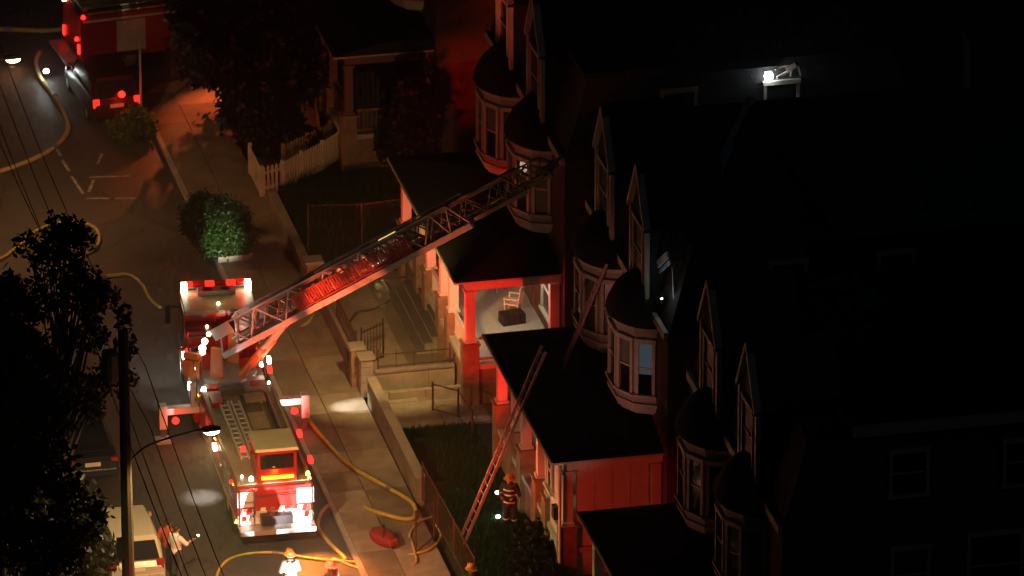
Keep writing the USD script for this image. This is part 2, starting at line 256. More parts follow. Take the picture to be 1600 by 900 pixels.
# ================================================================ twin houses (front wall faces -x, the street)
BAYP = [(0, -1.5), (-.62, -1.2), (-1.0, -.55), (-1.0, .55), (-.62, 1.2), (0, 1.5)]
def scaled(poly, k, dx=0.0): return [(x * k + dx, y * k) for x, y in poly]
def window(parent, p0, p1, z0, z1, trim=CREAMW, blind=0.0, inset=.0, name='window', grid=True):
    """A sash window on the vertical plane from p0 to p1 (its outside is on the right hand of p0 -> p1)."""
    p0, p1 = np.asarray(p0, float), np.asarray(p1, float); d = p1 - p0; L = np.linalg.norm(d); d /= L; nrm = np.array([d[1], -d[0]])
    def pt(u, w, z): q = p0 + d * u + nrm * w; return (q[0], q[1], z)
    fr = MB(); t = .1
    for (a, b) in ((pt(0, .03, z0), pt(0, .03, z1)), (pt(L, .03, z0), pt(L, .03, z1))): fr.bar(a, b, t, .1, (nrm[0], nrm[1], 0))
    fr.bar(pt(-.08, .04, z1 + .04), pt(L + .08, .04, z1 + .04), .12, .14); fr.bar(pt(-.1, .05, z0 - .04), pt(L + .1, .05, z0 - .04), .18, .08)
    f = fr.build(name, trim, parent)
    pn = MB(); pn.add([pt(.05, .012, z0), pt(L - .05, .012, z0), pt(L - .05, .012, z1), pt(.05, .012, z1)], [(0, 1, 2), (0, 2, 3)]); pn.build('pane', WGLASS if not blind else PANE, f.GetPath())
    if grid:
        sb = MB(); zm = (z0 + z1) / 2; sb.bar(pt(.04, .025, zm), pt(L - .04, .025, zm), .05, .06); sb.build('sash_bar', trim, f.GetPath())
    if blind:
        bl = MB(); bl.add([pt(.06, .004, z1 - (z1 - z0) * blind), pt(L - .06, .004, z1 - (z1 - z0) * blind), pt(L - .06, .004, z1), pt(.06, .004, z1)], [(0, 1, 2), (0, 2, 3)]); bl.build('blind', glow('glowing_blind', (.47, .55, .63), .12) if blind > .5 else BLINDM, f.GetPath())  # long blinds glow themselves, standing in for light from the room
        bk = MB(); bk.add([pt(.06, .0025, z0), pt(L - .06, .0025, z0), pt(L - .06, .0025, z1), pt(.06, .0025, z1)], [(0, 1, 2), (0, 2, 3)]); bk.build('dark_room', DARKI, f.GetPath())
    return f
BLINDM = mat('window_blind', (.5, .45, .3), .7)
WV = [0]
def bay(h, y, z0, z1, blind=0.0, wallm=None):
    wallm = wallm or SIDING
    b = MB(); b.prism([(px, py + y) for px, py in BAYP], z0, z1); bp = b.build('bay', wallm, h).GetPath()
    s = MB()                                                           # the rounded skirt below
    for k0, k1, za, zb in ((1.06, 1.06, z0 - .02, z0 + .1), (.97, .97, z0 - .2, z0 - .02), (.85, .85, z0 - .34, z0 - .2), (.66, .66, z0 - .46, z0 - .34)): s.prism([(px, py + y) for px, py in scaled(BAYP, k0)], za, zb)
    s.build('bay_skirt', CREAMW, bp)
    c = MB(); c.prism([(px, py + y) for px, py in scaled(BAYP, 1.08)], z1 + .003, z1 + .16); c.build('bay_cornice', CREAMW, bp)
    for k in range(5):                                                  # windows on the facets
        a, e = np.array(BAYP[k + 1]) + (0, y), np.array(BAYP[k]) + (0, y)
        L = np.linalg.norm(e - a); m = .12
        if L < .5: continue
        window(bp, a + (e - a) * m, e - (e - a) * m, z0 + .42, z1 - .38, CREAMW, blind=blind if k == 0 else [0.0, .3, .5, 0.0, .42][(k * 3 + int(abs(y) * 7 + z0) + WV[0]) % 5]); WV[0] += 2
    cap = MB(); n = 13; an = np.linspace(-PI / 2, PI / 2, n)
    rings = [(1.66, z1 + .16), (1.6, z1 + .34), (1.3, z1 + .82), (.85, z1 + 1.2), (.35, z1 + 1.45), (.02, z1 + 1.55)]
    v = [(-math.cos(a) * r * .74, y + math.sin(a) * r, z) for r, z in rings for a in an]; f = []
    for i in range(len(rings) - 1):
        for j in range(n - 1): f += [(i * n + j, (i + 1) * n + j, (i + 1) * n + j + 1), (i * n + j, (i + 1) * n + j + 1, i * n + j + 1)]
    f += [(j, j + 1, n * len(rings)) for j in range(n - 1)]; v.append((0, y, z1 + .16)); cap.add(v, f); cap.build('bay_roof', SHINGLE, h, smooth=40)
def dormer(h, y, trim=CREAMW, z0=9.35, ze=11.9, zp=13.5, w=1.0, x0=-.25):
    d = MB(); d.prism([(y - w, z0), (y + w, z0), (y + w, ze), (y, zp), (y - w, ze)], x0 + .06, 2.2, axis='x'); dp = d.build('dormer', SLATE, h).GetPath()
    r = MB()
    for sgn in (-1, 1): r.bar((x0 + 1.1, y + sgn * (w + .12), ze - .1), (x0 + 1.1, y, zp + .09), 2.5, .07, (1, 0, 0)) if False else r.add([(x0 - .1, y + sgn * (w + .16), ze - .22), (x0 - .1, y, zp + .06), (2.3, y, zp + .06), (2.3, y + sgn * (w + .16), ze - .22), (x0 - .1, y + sgn * (w + .16), ze - .14), (x0 - .1, y, zp + .14), (2.3, y, zp + .14), (2.3, y + sgn * (w + .16), ze - .14)], [(0, 1, 2), (0, 2, 3), (4, 6, 5), (4, 7, 6), (0, 4, 5), (0, 5, 1), (1, 5, 6), (1, 6, 2), (2, 6, 7), (2, 7, 3), (3, 7, 4), (3, 4, 0)])
    r.build('dormer_roof', SHINGLE, dp)
    g = MB()
    for sgn in (-1, 1): g.bar((x0, y + sgn * (w + .1), ze - .15), (x0, y, zp - .02), .16, .22, (1, 0, 0)); g.span((x0 - .03, y + sgn * w - .1, z0), (x0 + .1, y + sgn * w + .1, ze - .1))
    g.build('gable_trim', trim, dp)
    window(dp, (x0 + .05, y + .62), (x0 + .05, y - .62), z0 + .35, ze - .35, trim)
    window(dp, (.25, y - w - .002), (1.2, y - w - .002), z0 + .6, ze - .5, trim, grid=False) if False else None
POSTW, TRIMW = REDW, WHITEW
def twin(name, label, cy, hl, enclosed=False, blind=0.0, gable_porch=False, burned=False, wallm=BRICK, front=(-1, 1), porch_lit=False, wood=None):
    REDW, WHITEW = (wood, wood) if wood else (POSTW, TRIMW)
    H = thing(name, label, 'house', (-.6, cy, 0), 0, 'twin houses in the row')
    h = H.GetPath(); hw = hl + .35; D = 13.5
    MB().span((0, -hw, .2), (D, hw, 9.0)).build('wall', wallm, h)
    up = MB(); up.prism([(.02, 9.003), (D - .02, 9.003), (D - .02, 11.85), (.75, 11.85)], -hw + .02, hw - .02, axis='y'); up.build('mansard', SLATE if not burned else CHAR, h)
    if not burned: MB().span((.6, -hw - .1, 11.853), (D, hw + .1, 12.0)).build('roof', TARROOF, h)
    else:
        MB().span((5.2, -hw - .1, 11.853), (D, hw + .1, 12.0)).build('roof', TARROOF, h)
        MB().span((.7, 1.6, 11.853), (5.18, hw + .1, 12.0)).build('roof', TARROOF, h)
        for k in range(9):                                            # bare rafters over the burnt part
            yy = -hw + .2 + k * .72; r = MB(); dz = RNG.uniform(-.5, .05); r.bar((.8, yy, 11.9 + RNG.uniform(-.9, 0)), (5.2, yy + RNG.uniform(-.3, .3), 11.95 + dz * .2), .07, .2); r.build('burnt_rafter', CHAR, h)
    cn = MB(); cn.span((2.0, -hw - .22, 11.78), (D, -hw - .003, 12.06)); cn.build('side_cornice', CREAMW if cy < -30 else SLATE, h)
    MB().span((-.14, -hw - .05, 8.86), (-.003, hw + .05, 9.12)).build('front_cornice', CREAMW, h)
    for (xa, xb, za, zb, bl) in ((3.2, 4.3, 9.75, 11.1, 0), (6.6, 7.7, 9.75, 11.1, 0), (3.3, 4.4, 6.3, 8.0, .35), (5.6, 7.2, 6.2, 8.2, 0), (4.2, 5.3, 2.6, 4.4, 0)):
        window(h, (xa, -hw), (xb, -hw), za, zb, CREAMW, blind=bl)
    for s in (-1, 1):
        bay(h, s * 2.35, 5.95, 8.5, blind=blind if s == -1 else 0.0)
        if not (burned and s == 1) or True: dormer(h, s * 2.35)
        MB().box((.0, s * .75, 3.05), (.08, .95, 2.1)).build('front_door', mat('door_paint', (.12, .05, .03), .5), h)
        window(h, (-.003, s * 3.4 + .8), (-.003, s * 3.4 - .8), 2.6, 4.2, CREAMW)
    ch = MB(); ch.box((12.4, hw - .9, 12.9), (.7, .9, 2.0)); ch.box((12.4, hw - .9, 13.96), (.82, 1.02, .12)); ch.build('chimney', BRICK, h)
    # the porch
    px = -3.2
    fl = MB().span((px, -hl + .12, 1.72), (-.003, hl - .12, 1.9)); fp = fl.build('porch_floor', PORCHF, h).GetPath()
    MB().span((px + .12, -hl + .3, .4), (px + .3, hl - .3, 1.718)).build('porch_wall', BRICKB, h)
    for s in (-1, 1): MB().span((px + .31, s * (hl - .32) - .09, .4), (-.004, s * (hl - .32) + .09, 1.716)).build('porch_wall', BRICKB, h)
    cols = [s * v for s in (-1, 1) for v in (hl - .3, 2.5, 1.1)]
    for c in cols:
        p = MB(); p.box((px + .2, c, 1.5), (.52, .52, 2.2)); p.box((px + .2, c, 2.64), (.6, .6, .08)); p.build('pier', BRICKB, h)
        m = MB(); m.box((px + .2, c, 3.6), (.3, .3, 1.85)); m.box((px + .2, c, 2.72), (.4, .4, .1)); m.box((px + .2, c, 4.47), (.4, .4, .1)); m.build('column', REDW, h)
    bm = MB(); bm.span((px + .06, -hl + .14, 4.53), (px + .34, hl - .14, 4.86)); bm.build('porch_beam', WHITEW, h)
    for s in (-1, 1):
        MB().span((px + .343, s * (hl - .3) - .14, 4.53), (-.003, s * (hl - .3) + .14, 4.86)).build('porch_beam', WHITEW, h)
        m = MB(); m.box((-.2, s * (hl - .3), 3.2), (.3, .3, 2.6)); m.build('column', REDW, h)
    # railing between the piers, open at the steps
    segs = [(-hl + .58, -2.78), (2.78, hl - .58), (-.82, .82)]
    if not enclosed:
        for a, b in segs:
            rl = MB(); rl.bar((px + .2, a, 2.75), (px + .2, b, 2.75), .09, .08); rl.bar((px + .2, a, 2.02), (px + .2, b, 2.02), .07, .07); rp = rl.build('railing', REDW, h).GetPath()
            n = max(2, int((b - a) / .16))
            for k in range(n): MB().box((px + .2, a + (b - a) * (k + .5) / n, 2.39), (.045, .045, .66)).build('baluster', REDW, rp)
        for s in (-1, 1):
            a, b = px + .5, -.4; rl = MB(); yy = s * (hl - .3); rl.bar((a, yy, 2.75), (b, yy, 2.75), .09, .08); rl.bar((a, yy, 2.02), (b, yy, 2.02), .07, .07); rp = rl.build('railing', REDW if s == 1 else BRICKB, h).GetPath()
            if s == 1 or gable_porch:
                for k in range(15): MB().box((a + (b - a) * (k + .5) / 15, yy, 2.39), (.045, .045, .66)).build('baluster', REDW, rp)
    else:
        yy = -hl + .3                                                  # a closed-in near end of white boards
        for k in range(4): MB().span((px + .5 + k * .57, yy - .06, 2.55), (px + .5 + (k + 1) * .57 - .015, yy + .06, 4.528)).build('end_panel', WHITEW, h)
        for k in range(3): MB().span((px + .5 + k * .76, yy - .075, .9), (px + .5 + (k + 1) * .76 - .02, yy + .075, 2.5)).build('lower_panel', WHITEW, h)
        MB().span((px + .45, yy - .1, 2.502), (-.36, yy + .1, 2.547)).build('panel_rail', CREAMW, h)
        MB().span((px + .1, -hl + .6, .9), (px + .27, -hl + 1.6, 4.52)).build('front_panel', WHITEW, h)
        MB().span((px + .1, -hl + 1.63, .9), (px + .27, -hl + 2.6, 2.9)).build('front_panel', WHITEW, h)
        MB().box((px + .02, -hl + 1.15, 2.7), (.16, .34, .42)).build('mail_box', BLACKM, h)
        gt = MB(); gt.tube([(px - .1, -hl - .02, 4.8), (px - .1, -hl - .02, .6)], .05, 8); gt.build('downpipe', CREAMW, h)
        window(h, (px + .09, -hl + 2.5), (px + .09, -hl + 1.7), 3.1, 4.3, WHITEW)
    # porch roof: low hips, dark shingles on a pale fascia
    e = .3; x0, x1, y0, y1 = px - e, -.003, -hl - .05, hl + .05
    if not gable_porch:
        r = MB(); z = 4.93; r.add([(x0, y0, z), (x1, y0, z), (x1, y1, z), (x0, y1, z), (-.003, y0 + 2.2, z + .52), (-.003, y1 - 2.2, z + .52), (-1.3, y0 + 2.2, z + .48), (-1.3, y1 - 2.2, z + .48)],
            [(0, 1, 4), (0, 4, 6), (0, 6, 7), (0, 7, 3), (3, 7, 5), (3, 5, 2), (6, 4, 5), (6, 5, 7), (0, 3, 2), (0, 2, 1)]); r.build('porch_roof', SHINGLE, h)
    else:
        z = 4.93; n = 5
        for k in range(n):                                              # roofing sheets laid along the street, each lapping the next
            xa, xb = x0 + (x1 - x0) * k / n, x0 + (x1 - x0) * (k + 1) / n; zz = lambda x: z + .42 * min(1, (x - x0) / 1.7)
            r = MB(); r.add([(xa, y0, zz(xa) + .03), (xb, y0, zz(xb)), (xb, y1, zz(xb)), (xa, y1, zz(xa) + .03), (xa, y0, z - .01), (xb, y0, z - .01), (xb, y1, z - .01), (xa, y1, z - .01)], [(0, 1, 2), (0, 2, 3), (4, 6, 5), (4, 7, 6), (0, 4, 5), (0, 5, 1), (2, 6, 7), (2, 7, 3), (3, 7, 4), (3, 4, 0), (1, 5, 6), (1, 6, 2)]); r.build('roofing_sheet', TARROOF if k % 2 else SHINGLE, h)
    fs = MB(); fs.span((x0, y0, 4.863), (x1, y0 + .06, 4.927)); fs.span((x0, y1 - .06, 4.863), (x1, y1, 4.927)); fs.span((x0, y0 + .061, 4.863), (x0 + .06, y1 - .061, 4.927)); fs.build('fascia', CREAMW, h)
    gu = MB(); gu.tube([(x0 - .05, y0, 4.9), (x0 - .05, cy * 0 - .2, 4.885), (x0 - .05, y1, 4.9)], .05, 7); gu.build('gutter', CREAMW, h)
    MB().span((x0 + .065, y0 + .065, 4.866), (-.01, y1 - .065, 4.92)).build('porch_ceiling', CREAMW, h)
    if porch_lit:
        MB().lathe([(0.001, 4.7), (.1, 4.72), (.13, 4.8), (.08, 4.86)], (-1.0, porch_lit, 0), 10).build('porch_lamp', E_WHT, h)
        lamp(h, 'porch_lamp_light', (-1.0, porch_lit, 4.62), 1.0 * LP['porch'], (1, .86, .66), .08)
    return H
SMOKE = .0042
LP = dict(porch=26.0, street=420.0, red=3.3, scene=40.0, head=13000.0)
twin('twin_house', 'dark twin house beyond the picket fence, with sheet porch roof and red-lit side wall', 15.4, 5.6, gable_porch=True, wood=mat('plum_paint', (.2, .09, .1), .5, var=.12, scale=2))
twin('twin_house', 'twin house with bright red-lit porch posts and grey porch floor under the aerial ladder', -4.85, 5.35, porch_lit=-3.6)
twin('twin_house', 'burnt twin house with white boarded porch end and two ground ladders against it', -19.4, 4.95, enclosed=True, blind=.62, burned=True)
twin('twin_house', 'nearest twin house, almost black, with pale side cornice and dim windows in its side wall', -33.2, 5.2, blind=.48)
# front steps of the middle house
st = thing('front_steps', 'wide concrete front steps with dark treads, rising from the terrace to the red-lit porch', 'steps', (-3.5, -3.75, 0))
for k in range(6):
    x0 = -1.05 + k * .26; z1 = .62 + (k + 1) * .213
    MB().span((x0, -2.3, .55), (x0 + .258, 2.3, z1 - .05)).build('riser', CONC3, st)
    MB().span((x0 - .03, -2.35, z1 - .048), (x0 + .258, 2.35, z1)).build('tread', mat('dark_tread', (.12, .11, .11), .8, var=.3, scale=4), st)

# ================================================================ garden walls, fences, gates
def panel_wall(label, x, y0, y1, z, th=.24, m=CONC, step=2.4, cap=True, rz=0):
    t = thing('garden_wall', label, 'wall', (x, (y0 + y1) / 2, 0)); L = abs(y1 - y0); n = max(1, round(L / step))
    for k in range(n):
        a = -L / 2 + L * k / n; b = a + L / n - .015
        MB().span((-th / 2, a, .0), (th / 2, b, z + RNG.uniform(-.012, .012))).build('wall_panel', m, t)
        if cap: MB().span((-th / 2 - .04, a, z + .013), (th / 2 + .04, b, z + .08)).build('coping', CONC3, t)
    return t
panel_wall('stained pale concrete retaining wall along the pavement below the side path and lawn', -6.6, -16.4, -8.5, 1.02, m=mat('stained_concrete', (.3, .28, .2), .85, col2=(.12, .11, .06), scale=1.1))
panel_wall('low concrete wall along the pavement beside the terrace, up to the small brick pillar', -6.65, -5.6, .4, .86, m=CONC2)
panel_wall('low dark wall below the weedy gap, along the upper pavement', -6.65, 1.0, 9.4, .62, m=CONC2)
cw = thing('cheek_wall', 'long buff concrete wall running from the gate pillars to the porch, beside the side path', 'wall', (-5.1, -8.2, 0))
for k in range(3): MB().span((-1.3 + k * .88, -.14, .3), (-1.3 + (k + 1) * .88 - .012, .14, 1.12)).build('wall_panel', CONC3, cw); MB().span((-1.32 + k * .88, -.19, 1.123), (-1.3 + (k + 1) * .88 - .012, .19, 1.2)).build('coping', CONC, cw)
cw2 = thing('cheek_wall', 'short lower concrete kerb wall below the long buff wall on the side path', 'wall', (-4.9, -9.0, 0))
for k in range(2): MB().span((-1.2 + k * 1.2, -.1, .3), (-1.2 + (k + 1) * 1.2 - .012, .1, .72)).build('wall_panel', CONC3, cw2)
def pillar(label, x, y, z, w, m, capm=CONC3):
    t = thing('gate_pillar', label, 'pillar', (x, y, 0)); n = 5; z0 = .1
    for k in range(n): MB().box((0, 0, z0 + (z - z0) * (k + .5) / n), (w * (1 if k % 2 else .97), w * (1 if k % 2 else .97), (z - z0) / n - .012)).build('course', m, t)
    MB().box((0, 0, z + .05), (w + .12, w + .12, .09)).build('cap', capm, t)
pillar('brick gate pillar with pale cap, left one of the pair at the terrace gate', -6.78, -7.0, 1.5, .42, BRICKB)
pillar('pale rendered gate pillar in bright light, right one of the pair at the terrace gate', -6.62, -7.75, 1.45, .42, CONC3)
pillar('short brick pillar at the far corner of the terrace wall', -6.72, .62, 1.35, .5, BRICKB)
def iron_gate(label, p0, p1, z0, h, n, m=IRON):
    p0, p1 = np.array([*p0, z0]), np.array([*p1, z0]); t = thing('iron_railing', label, 'railing', p0); d = p1 - p0
    for q in (.08, h - .1): MB().bar((0, 0, q), d + (0, 0, q), .035, .035).build('rail', m, t)
    for k in range(n + 1):
        a = d * k / n; w = .05 if k in (0, n) else .022; MB().bar(a, a + (0, 0, h + (.1 if k in (0, n) else 0)), w, w, (1, 0, 0)).build('post' if k in (0, n) else 'bar', m, t)
iron_gate('wrought iron gate leaf standing open inside the terrace pillars', (-6.55, -6.7), (-5.7, -6.1), .62, 1.35, 7)
iron_gate('rusty iron railing on the low wall in front of the terrace', (-6.68, -6.5), (-6.68, -3.2), .9, .85, 16, RUST)
iron_gate('iron handrail down the open left side of the front steps', (-5.6, -1.2), (-3.9, -1.2), 1.2, 1.0, 6, RUST)
iron_gate('thin pipe railing on the long buff wall beside the side path', (-6.3, -8.2), (-3.9, -8.2), 1.2, .6, 4, RUST)
def picket(label, pts, z0, h, m):
    t = thing('picket_fence', label, 'fence', (*pts[0], z0)); o = np.array([*pts[0], z0])
    for i, (a, b) in enumerate(zip(pts, pts[1:])):
        a, b = np.array([*a, z0]) - o, np.array([*b, z0]) - o; L = np.linalg.norm(b - a); ang = math.degrees(math.atan2(b[1] - a[1], b[0] - a[0])); n = int(L / .15)
        for q in (.25, h - .25): MB().bar(a + (0, 0, q), b + (0, 0, q), .05, .09).build('rail', m, t)
        for k in range(n):
            c = a + (b - a) * (k + .5) / n
            p = MB(rotT(ang, (*c[:2], 0))); p.prism([(-.05, 0), (.05, 0), (.05, h - .06), (0, h + .02), (-.05, h - .06)], -.045, -.02, axis='y'); p.build('picket', m, t)
        MB().box(a + (0, 0, h / 2), (.12, .12, h + .1)).build('post', m, t)
    MB().box(np.array([*pts[-1], z0]) - o + (0, 0, h / 2), (.12, .12, h + .1)).build('post', m, t)
picket('pale wooden picket fence lit from the street at the edge of the far garden', [(-7.0, 10.6), (-7.0, 8.5), (-6.2, 8.8), (-5.4, 9.5), (-4.5, 10.3), (-3.7, 11.2)], .55, 1.05, CREAMW)
picket('worn brown picket fence behind the pale one, below the far porch', [(-5.9, 10.2), (-4.9, 11.0), (-3.9, 11.9)], .55, 1.1, mat('brown_fence', (.3, .22, .15), .85, var=.3, scale=4))
def wire_fence(label, pts, z0, h, m, mesh=True):
    o = np.array([*pts[0], z0]); t = thing('wire_fence', label, 'fence', o)
    for a, b in zip(pts, pts[1:]):
        a, b = np.array([*a, z0]) - o, np.array([*b, z0]) - o; L = np.linalg.norm(b - a)
        MB().tube([a + (0, 0, h), b + (0, 0, h)], .022, 6).build('top_rail', m, t); MB().tube([a + (0, 0, .06), b + (0, 0, .06)], .015, 5).build('bottom_rail', m, t)
        if mesh:
            w = MB(); n = int(L / .16)
            for k in range(-int(h / .16), n):
                for sg in (0, 1):
                    u0, u1 = k * .16, k * .16 + h; c0, c1 = max(u0, 0), min(u1, L)
                    if c1 <= c0: continue
                    q0, q1 = c0 - u0, c1 - u0; q0, q1 = (q0, q1) if sg else (h - q0, h - q1); w.bar(a + (b - a) * c0 / L + (0, 0, q0), a + (b - a) * c1 / L + (0, 0, q1), .006, .006)
            tag(w.build('wire_mesh', m, t), kind='stuff')
    for p in pts: p = np.array([*p, z0]) - o; MB().tube([p, p + (0, 0, h + .08)], .035, 7).build('post', m, t)
wire_fence('tall rusty chain link fence round the dark weedy gap between houses', [(-6.5, 2.6), (-4.7, 2.3), (-3.1, 2.5)], .55, 2.0, RUST)
wire_fence('drooping brown chain link fence at the bottom of the lawn beside the yellow hose', [(-6.65, -16.9), (-6.6, -19.0), (-6.55, -21.2), (-6.5, -24)], .5, 1.25, RUST)
wire_fence('chain link gate leaf swung out over the pavement at the lawn fence', [(-6.7, -18.9), (-7.5, -19.9)], .12, 1.4, RUST)
wire_fence('thin pipe handrail between the lawn and the lit porch piers', [(-4.9, -10.2), (-4.2, -10.9), (-4.1, -12.6)], .46, .95, RUST, mesh=False)

# ================================================================ the ladder truck (origin under the turntable; +y is its front)
LX, LY = -11.35, -8.3
TR = thing('ladder_truck', 'red tractor drawn ladder truck with raised aerial ladder, rear steering cab and flashing lights', 'fire truck', (LX, LY, 0)); tr = TR.GetPath()
TA, TB = rotT(-5.0), rotT(-1.3)
def A(): return MB(TA)
def B(): return MB(TB)
def ta(p): return (TA @ np.array([*p, 1.0]))[:3]
def tb(p): return (TB @ np.array([*p, 1.0]))[:3]
def wheel(parent, T, x, y, r=.52, w=.34, dual=False, name='wheel'):
    s = 1 if x > 0 else -1
    m = MB(T); xs = [x] + ([x - s * (w + .04)] if dual else [])
    for q in xs: m.lathe([(r * .62, -w / 2), (r * .93, -w / 2), (r, -w / 2 + .05), (r, w / 2 - .05), (r * .93, w / 2), (r * .62, w / 2)], (q, y, r), 20, 'x')
    p = m.build(name, BLACK, parent, smooth=40).GetPath()
    k = MB(T); k.lathe([(.001, .06), (.14, .06), (.16, .0), (r * .5, -.03), (r * .62, .04), (r * .63, -.1)], (x + s * (w / 2 - .07), y, r), 16, 'x') if s > 0 else k.lathe([(r * .63, .1), (r * .62, -.04), (r * .5, .03), (.16, 0), (.14, -.06), (.001, -.06)], (x + s * (w / 2 - .07), y, r), 16, 'x'); k.build('rim', ALU, p)
def beacon(parent, T, pos, m, r=.09, name='beacon', sz=.7): b = MB(T); r *= .72; b.lathe([(r, 0), (r, r * sz), (r * .7, r * sz * 1.6), (.002, r * sz * 1.8)], pos, 10); b.lathe([(r * 1.15, -.05), (r * 1.15, 0), (.002, .001)], pos, 10); return b.build(name, m, parent)
# tractor
A().span((-.5, -1.9, .55), (.5, 3.9, .9)).build('chassis', BLACKM, tr)
cb = A(); cb.prism([(1.75, .62), (4.1, .62), (4.12, 1.55), (3.95, 2.75), (3.75, 2.93), (1.75, 2.95)], -1.2, 1.2, axis='x'); cabp = cb.build('cab', REDP, tr).GetPath()
rf = A(); rf.prism([(1.72, 2.953), (3.78, 2.935), (3.6, 3.03), (1.8, 3.05)], -1.16, 1.16, axis='x'); rf.build('cab_roof', mat('tan_roof_paint', (.42, .35, .22), .4, var=.12, scale=2), cabp)
ws = A(); ws.add([(-1.08, 4.125, 1.62), (1.08, 4.125, 1.62), (1.04, 3.975, 2.68), (-1.04, 3.975, 2.68)], [(0, 1, 2), (0, 2, 3)]); ws.build('windscreen', GLASSD, cabp)
for s in (-1, 1):
    w = A(); w.add([(s * 1.206, 2.5, 1.7), (s * 1.206, 3.75, 1.7), (s * 1.206, 3.6, 2.6), (s * 1.206, 2.5, 2.6)], [(0, 1, 2), (0, 2, 3)]); w.build('side_window', GLASSD, cabp)
    d = A(); d.span((s * 1.2, 2.42, .8), (s * 1.215, 3.8, 1.66)); d.build('door', REDP, cabp)
    A().box((s * 1.23, 2.55, 1.5), (.05, .16, .05)).build('door_handle', CHROME, cabp)
    mi = A(); mi.bar((s * 1.2, 3.9, 2.3), (s * 1.55, 3.95, 2.35), .04, .04); mi.box((s * 1.55, 3.95, 2.05), (.16, .12, .62)); mi.build('mirror', BLACKM, cabp)
    A().span((s * 1.205 - .01, 1.78, 1.16), (s * 1.205 + .012, 4.05, 1.3)).build('stripe', WHITEP, cabp)
    wheel(tr, TA, s * 1.02, 3.05); wheel(tr, TA, s * 1.02, -.75, dual=True)
    A().span((s * 1.19, -1.5, .58), (s * .62, 1.7, 1.42)).build('side_locker', REDP, tr)
    for k in range(3): A().span((s * 1.192, -1.42 + k * 1.05, .66), (s * 1.205, -.42 + k * 1.05, 1.36)).build('locker_door', ALU if k == 1 else REDP, tr)
ac = A(); ac.span((-.62, 3.02, 3.052), (.62, 3.42, 3.2)); acp = ac.build('air_conditioner', GREYM, tr).GetPath()
for k in (-1, 1): A().lathe([(.001, 3.215), (.13, 3.212), (.16, 3.203)], ta((0, 0, 0)) * 0 + (k * .3, 3.22, 0), 14).build('fan', BLACKM, acp)
lb = A(); lb.box((0, 3.66, 3.12), (2.1, .22, .05)); lbp = lb.build('light_bar', GREYM, tr).GetPath()
for k in range(6): A().box((-.88 + k * .352, 3.66, 3.2), (.3, .24, .13)).build('light_module', E_REDD if k % 2 == 0 else mat('red_lens_off', (.25, .012, .01), .2), lbp)
for s in (-1, 1):
    A().box((s * 1.05, 3.3, 3.24), (.2, .3, .3)).build('flood_light', E_WHT, tr)
    lamp(tr, 'flood_light_glow', ta((s * 1.45, 3.25, 3.5)), .8, (1, .75, .42), .1)
# crew section and deck behind the cab
A().span((-1.18, .75, .92), (1.18, 1.72, 2.55)).build('crew_section', REDP, tr)
A().span((-1.16, .78, 2.553), (1.16, 1.74, 2.6)).build('crew_roof', DECKD, tr)
for k in range(2): A().span((-1.14, .9 + k * .42, 2.603), (-.35, 1.26 + k * .42, 2.72)).build('roof_locker', REDP, tr)
A().span((-1.2, -1.85, 1.43), (1.2, .745, 1.52)).build('deck', DIAM, tr)
rl = A(); rl.lathe([(.06, -.28), (.4, -.28), (.4, -.24), (.2, -.23), (.2, .23), (.4, .24), (.4, .28), (.06, .28)], (-.82, .35, 1.98), 18, 'y'); rl.build('hose_reel', REDP, tr, smooth=40)
rr = A(); rr.lathe([(.2, -.2), (.33, -.2), (.33, .2), (.2, .2)], (-.82, .35, 1.98), 18, 'y'); rr.build('reel_hose', BLACK, tr)
A().box((.75, .35, 1.8), (.6, .6, .55)).build('deck_box', REDP, tr); A().box((.85, -1.3, 1.7), (.55, .7, .35)).build('deck_box', DIAM, tr)
for s in (-1, 1): g = A(); g.tube([(s * 1.12, -1.7, 1.5), (s * 1.12, -1.7, 2.3), (s * 1.12, .6, 2.3), (s * 1.12, .6, 1.5)], .022, 6); g.build('grab_rail', CHROME, tr)
# turntable, pedestal and operator's stand
tt = A(); tt.lathe([(1.02, 1.523), (1.02, 1.66), (.98, 1.7), (.001, 1.703)], (0, 0, 0), 26); tt.build('turntable', DIAM, tr)
AIM = np.array([-1.85, -15.3, 10.55]) - np.array([LX, LY, 0])
p0 = np.array([-.02, -.15, 2.42]); dirv = AIM - p0; LEN = np.linalg.norm(dirv); dirv /= LEN
wv = np.array([-dirv[1], dirv[0], 0]); wv /= np.linalg.norm(wv); nv = np.cross(dirv, wv); dh = np.array([dirv[0], dirv[1], 0]); dh /= np.linalg.norm(dh)
yawL = math.degrees(math.atan2(dh[1], dh[0]))
def Lp(s, w, n): return p0 + dirv * s + wv * w + nv * n
for s in (-1, 1):
    pd = MB(rotT(yawL)); pd.prism([(-.25, 1.71), (.2, 1.71), (.15, 2.75), (-.2, 2.75)], s * .66 - .06, s * .66 + .06, axis='y'); pd.build('pedestal', mat('orange_steel', (.6, .16, .05), .4), tr)
    cy = MB(); cy.tube([dh * .75 + wv * s * .42 + (0, 0, 1.85), Lp(2.6, s * .42, -.06)], .09, 10); cy.build('lift_cylinder', ALU, tr)
    cy = MB(); cy.tube([dh * .75 + wv * s * .42 + (0, 0, 1.85), dh * .75 * .45 + .55 * Lp(2.6, s * .42, -.06) + wv * s * .42 * .45 + (0, 0, 1.85 * .45)], .13, 10); cy.build('lift_cylinder', mat('orange_steel', (0, 0, 0)), tr)
op = MB(rotT(yawL)); op.span((-1.05, -1.0, 1.71), (-.5, -.72, 2.3)); op.box((-.78, -.86, 2.42), (.5, .4, .2), rx=-20); op.build('operator_console', mat('orange_steel', (0, 0, 0)), tr)
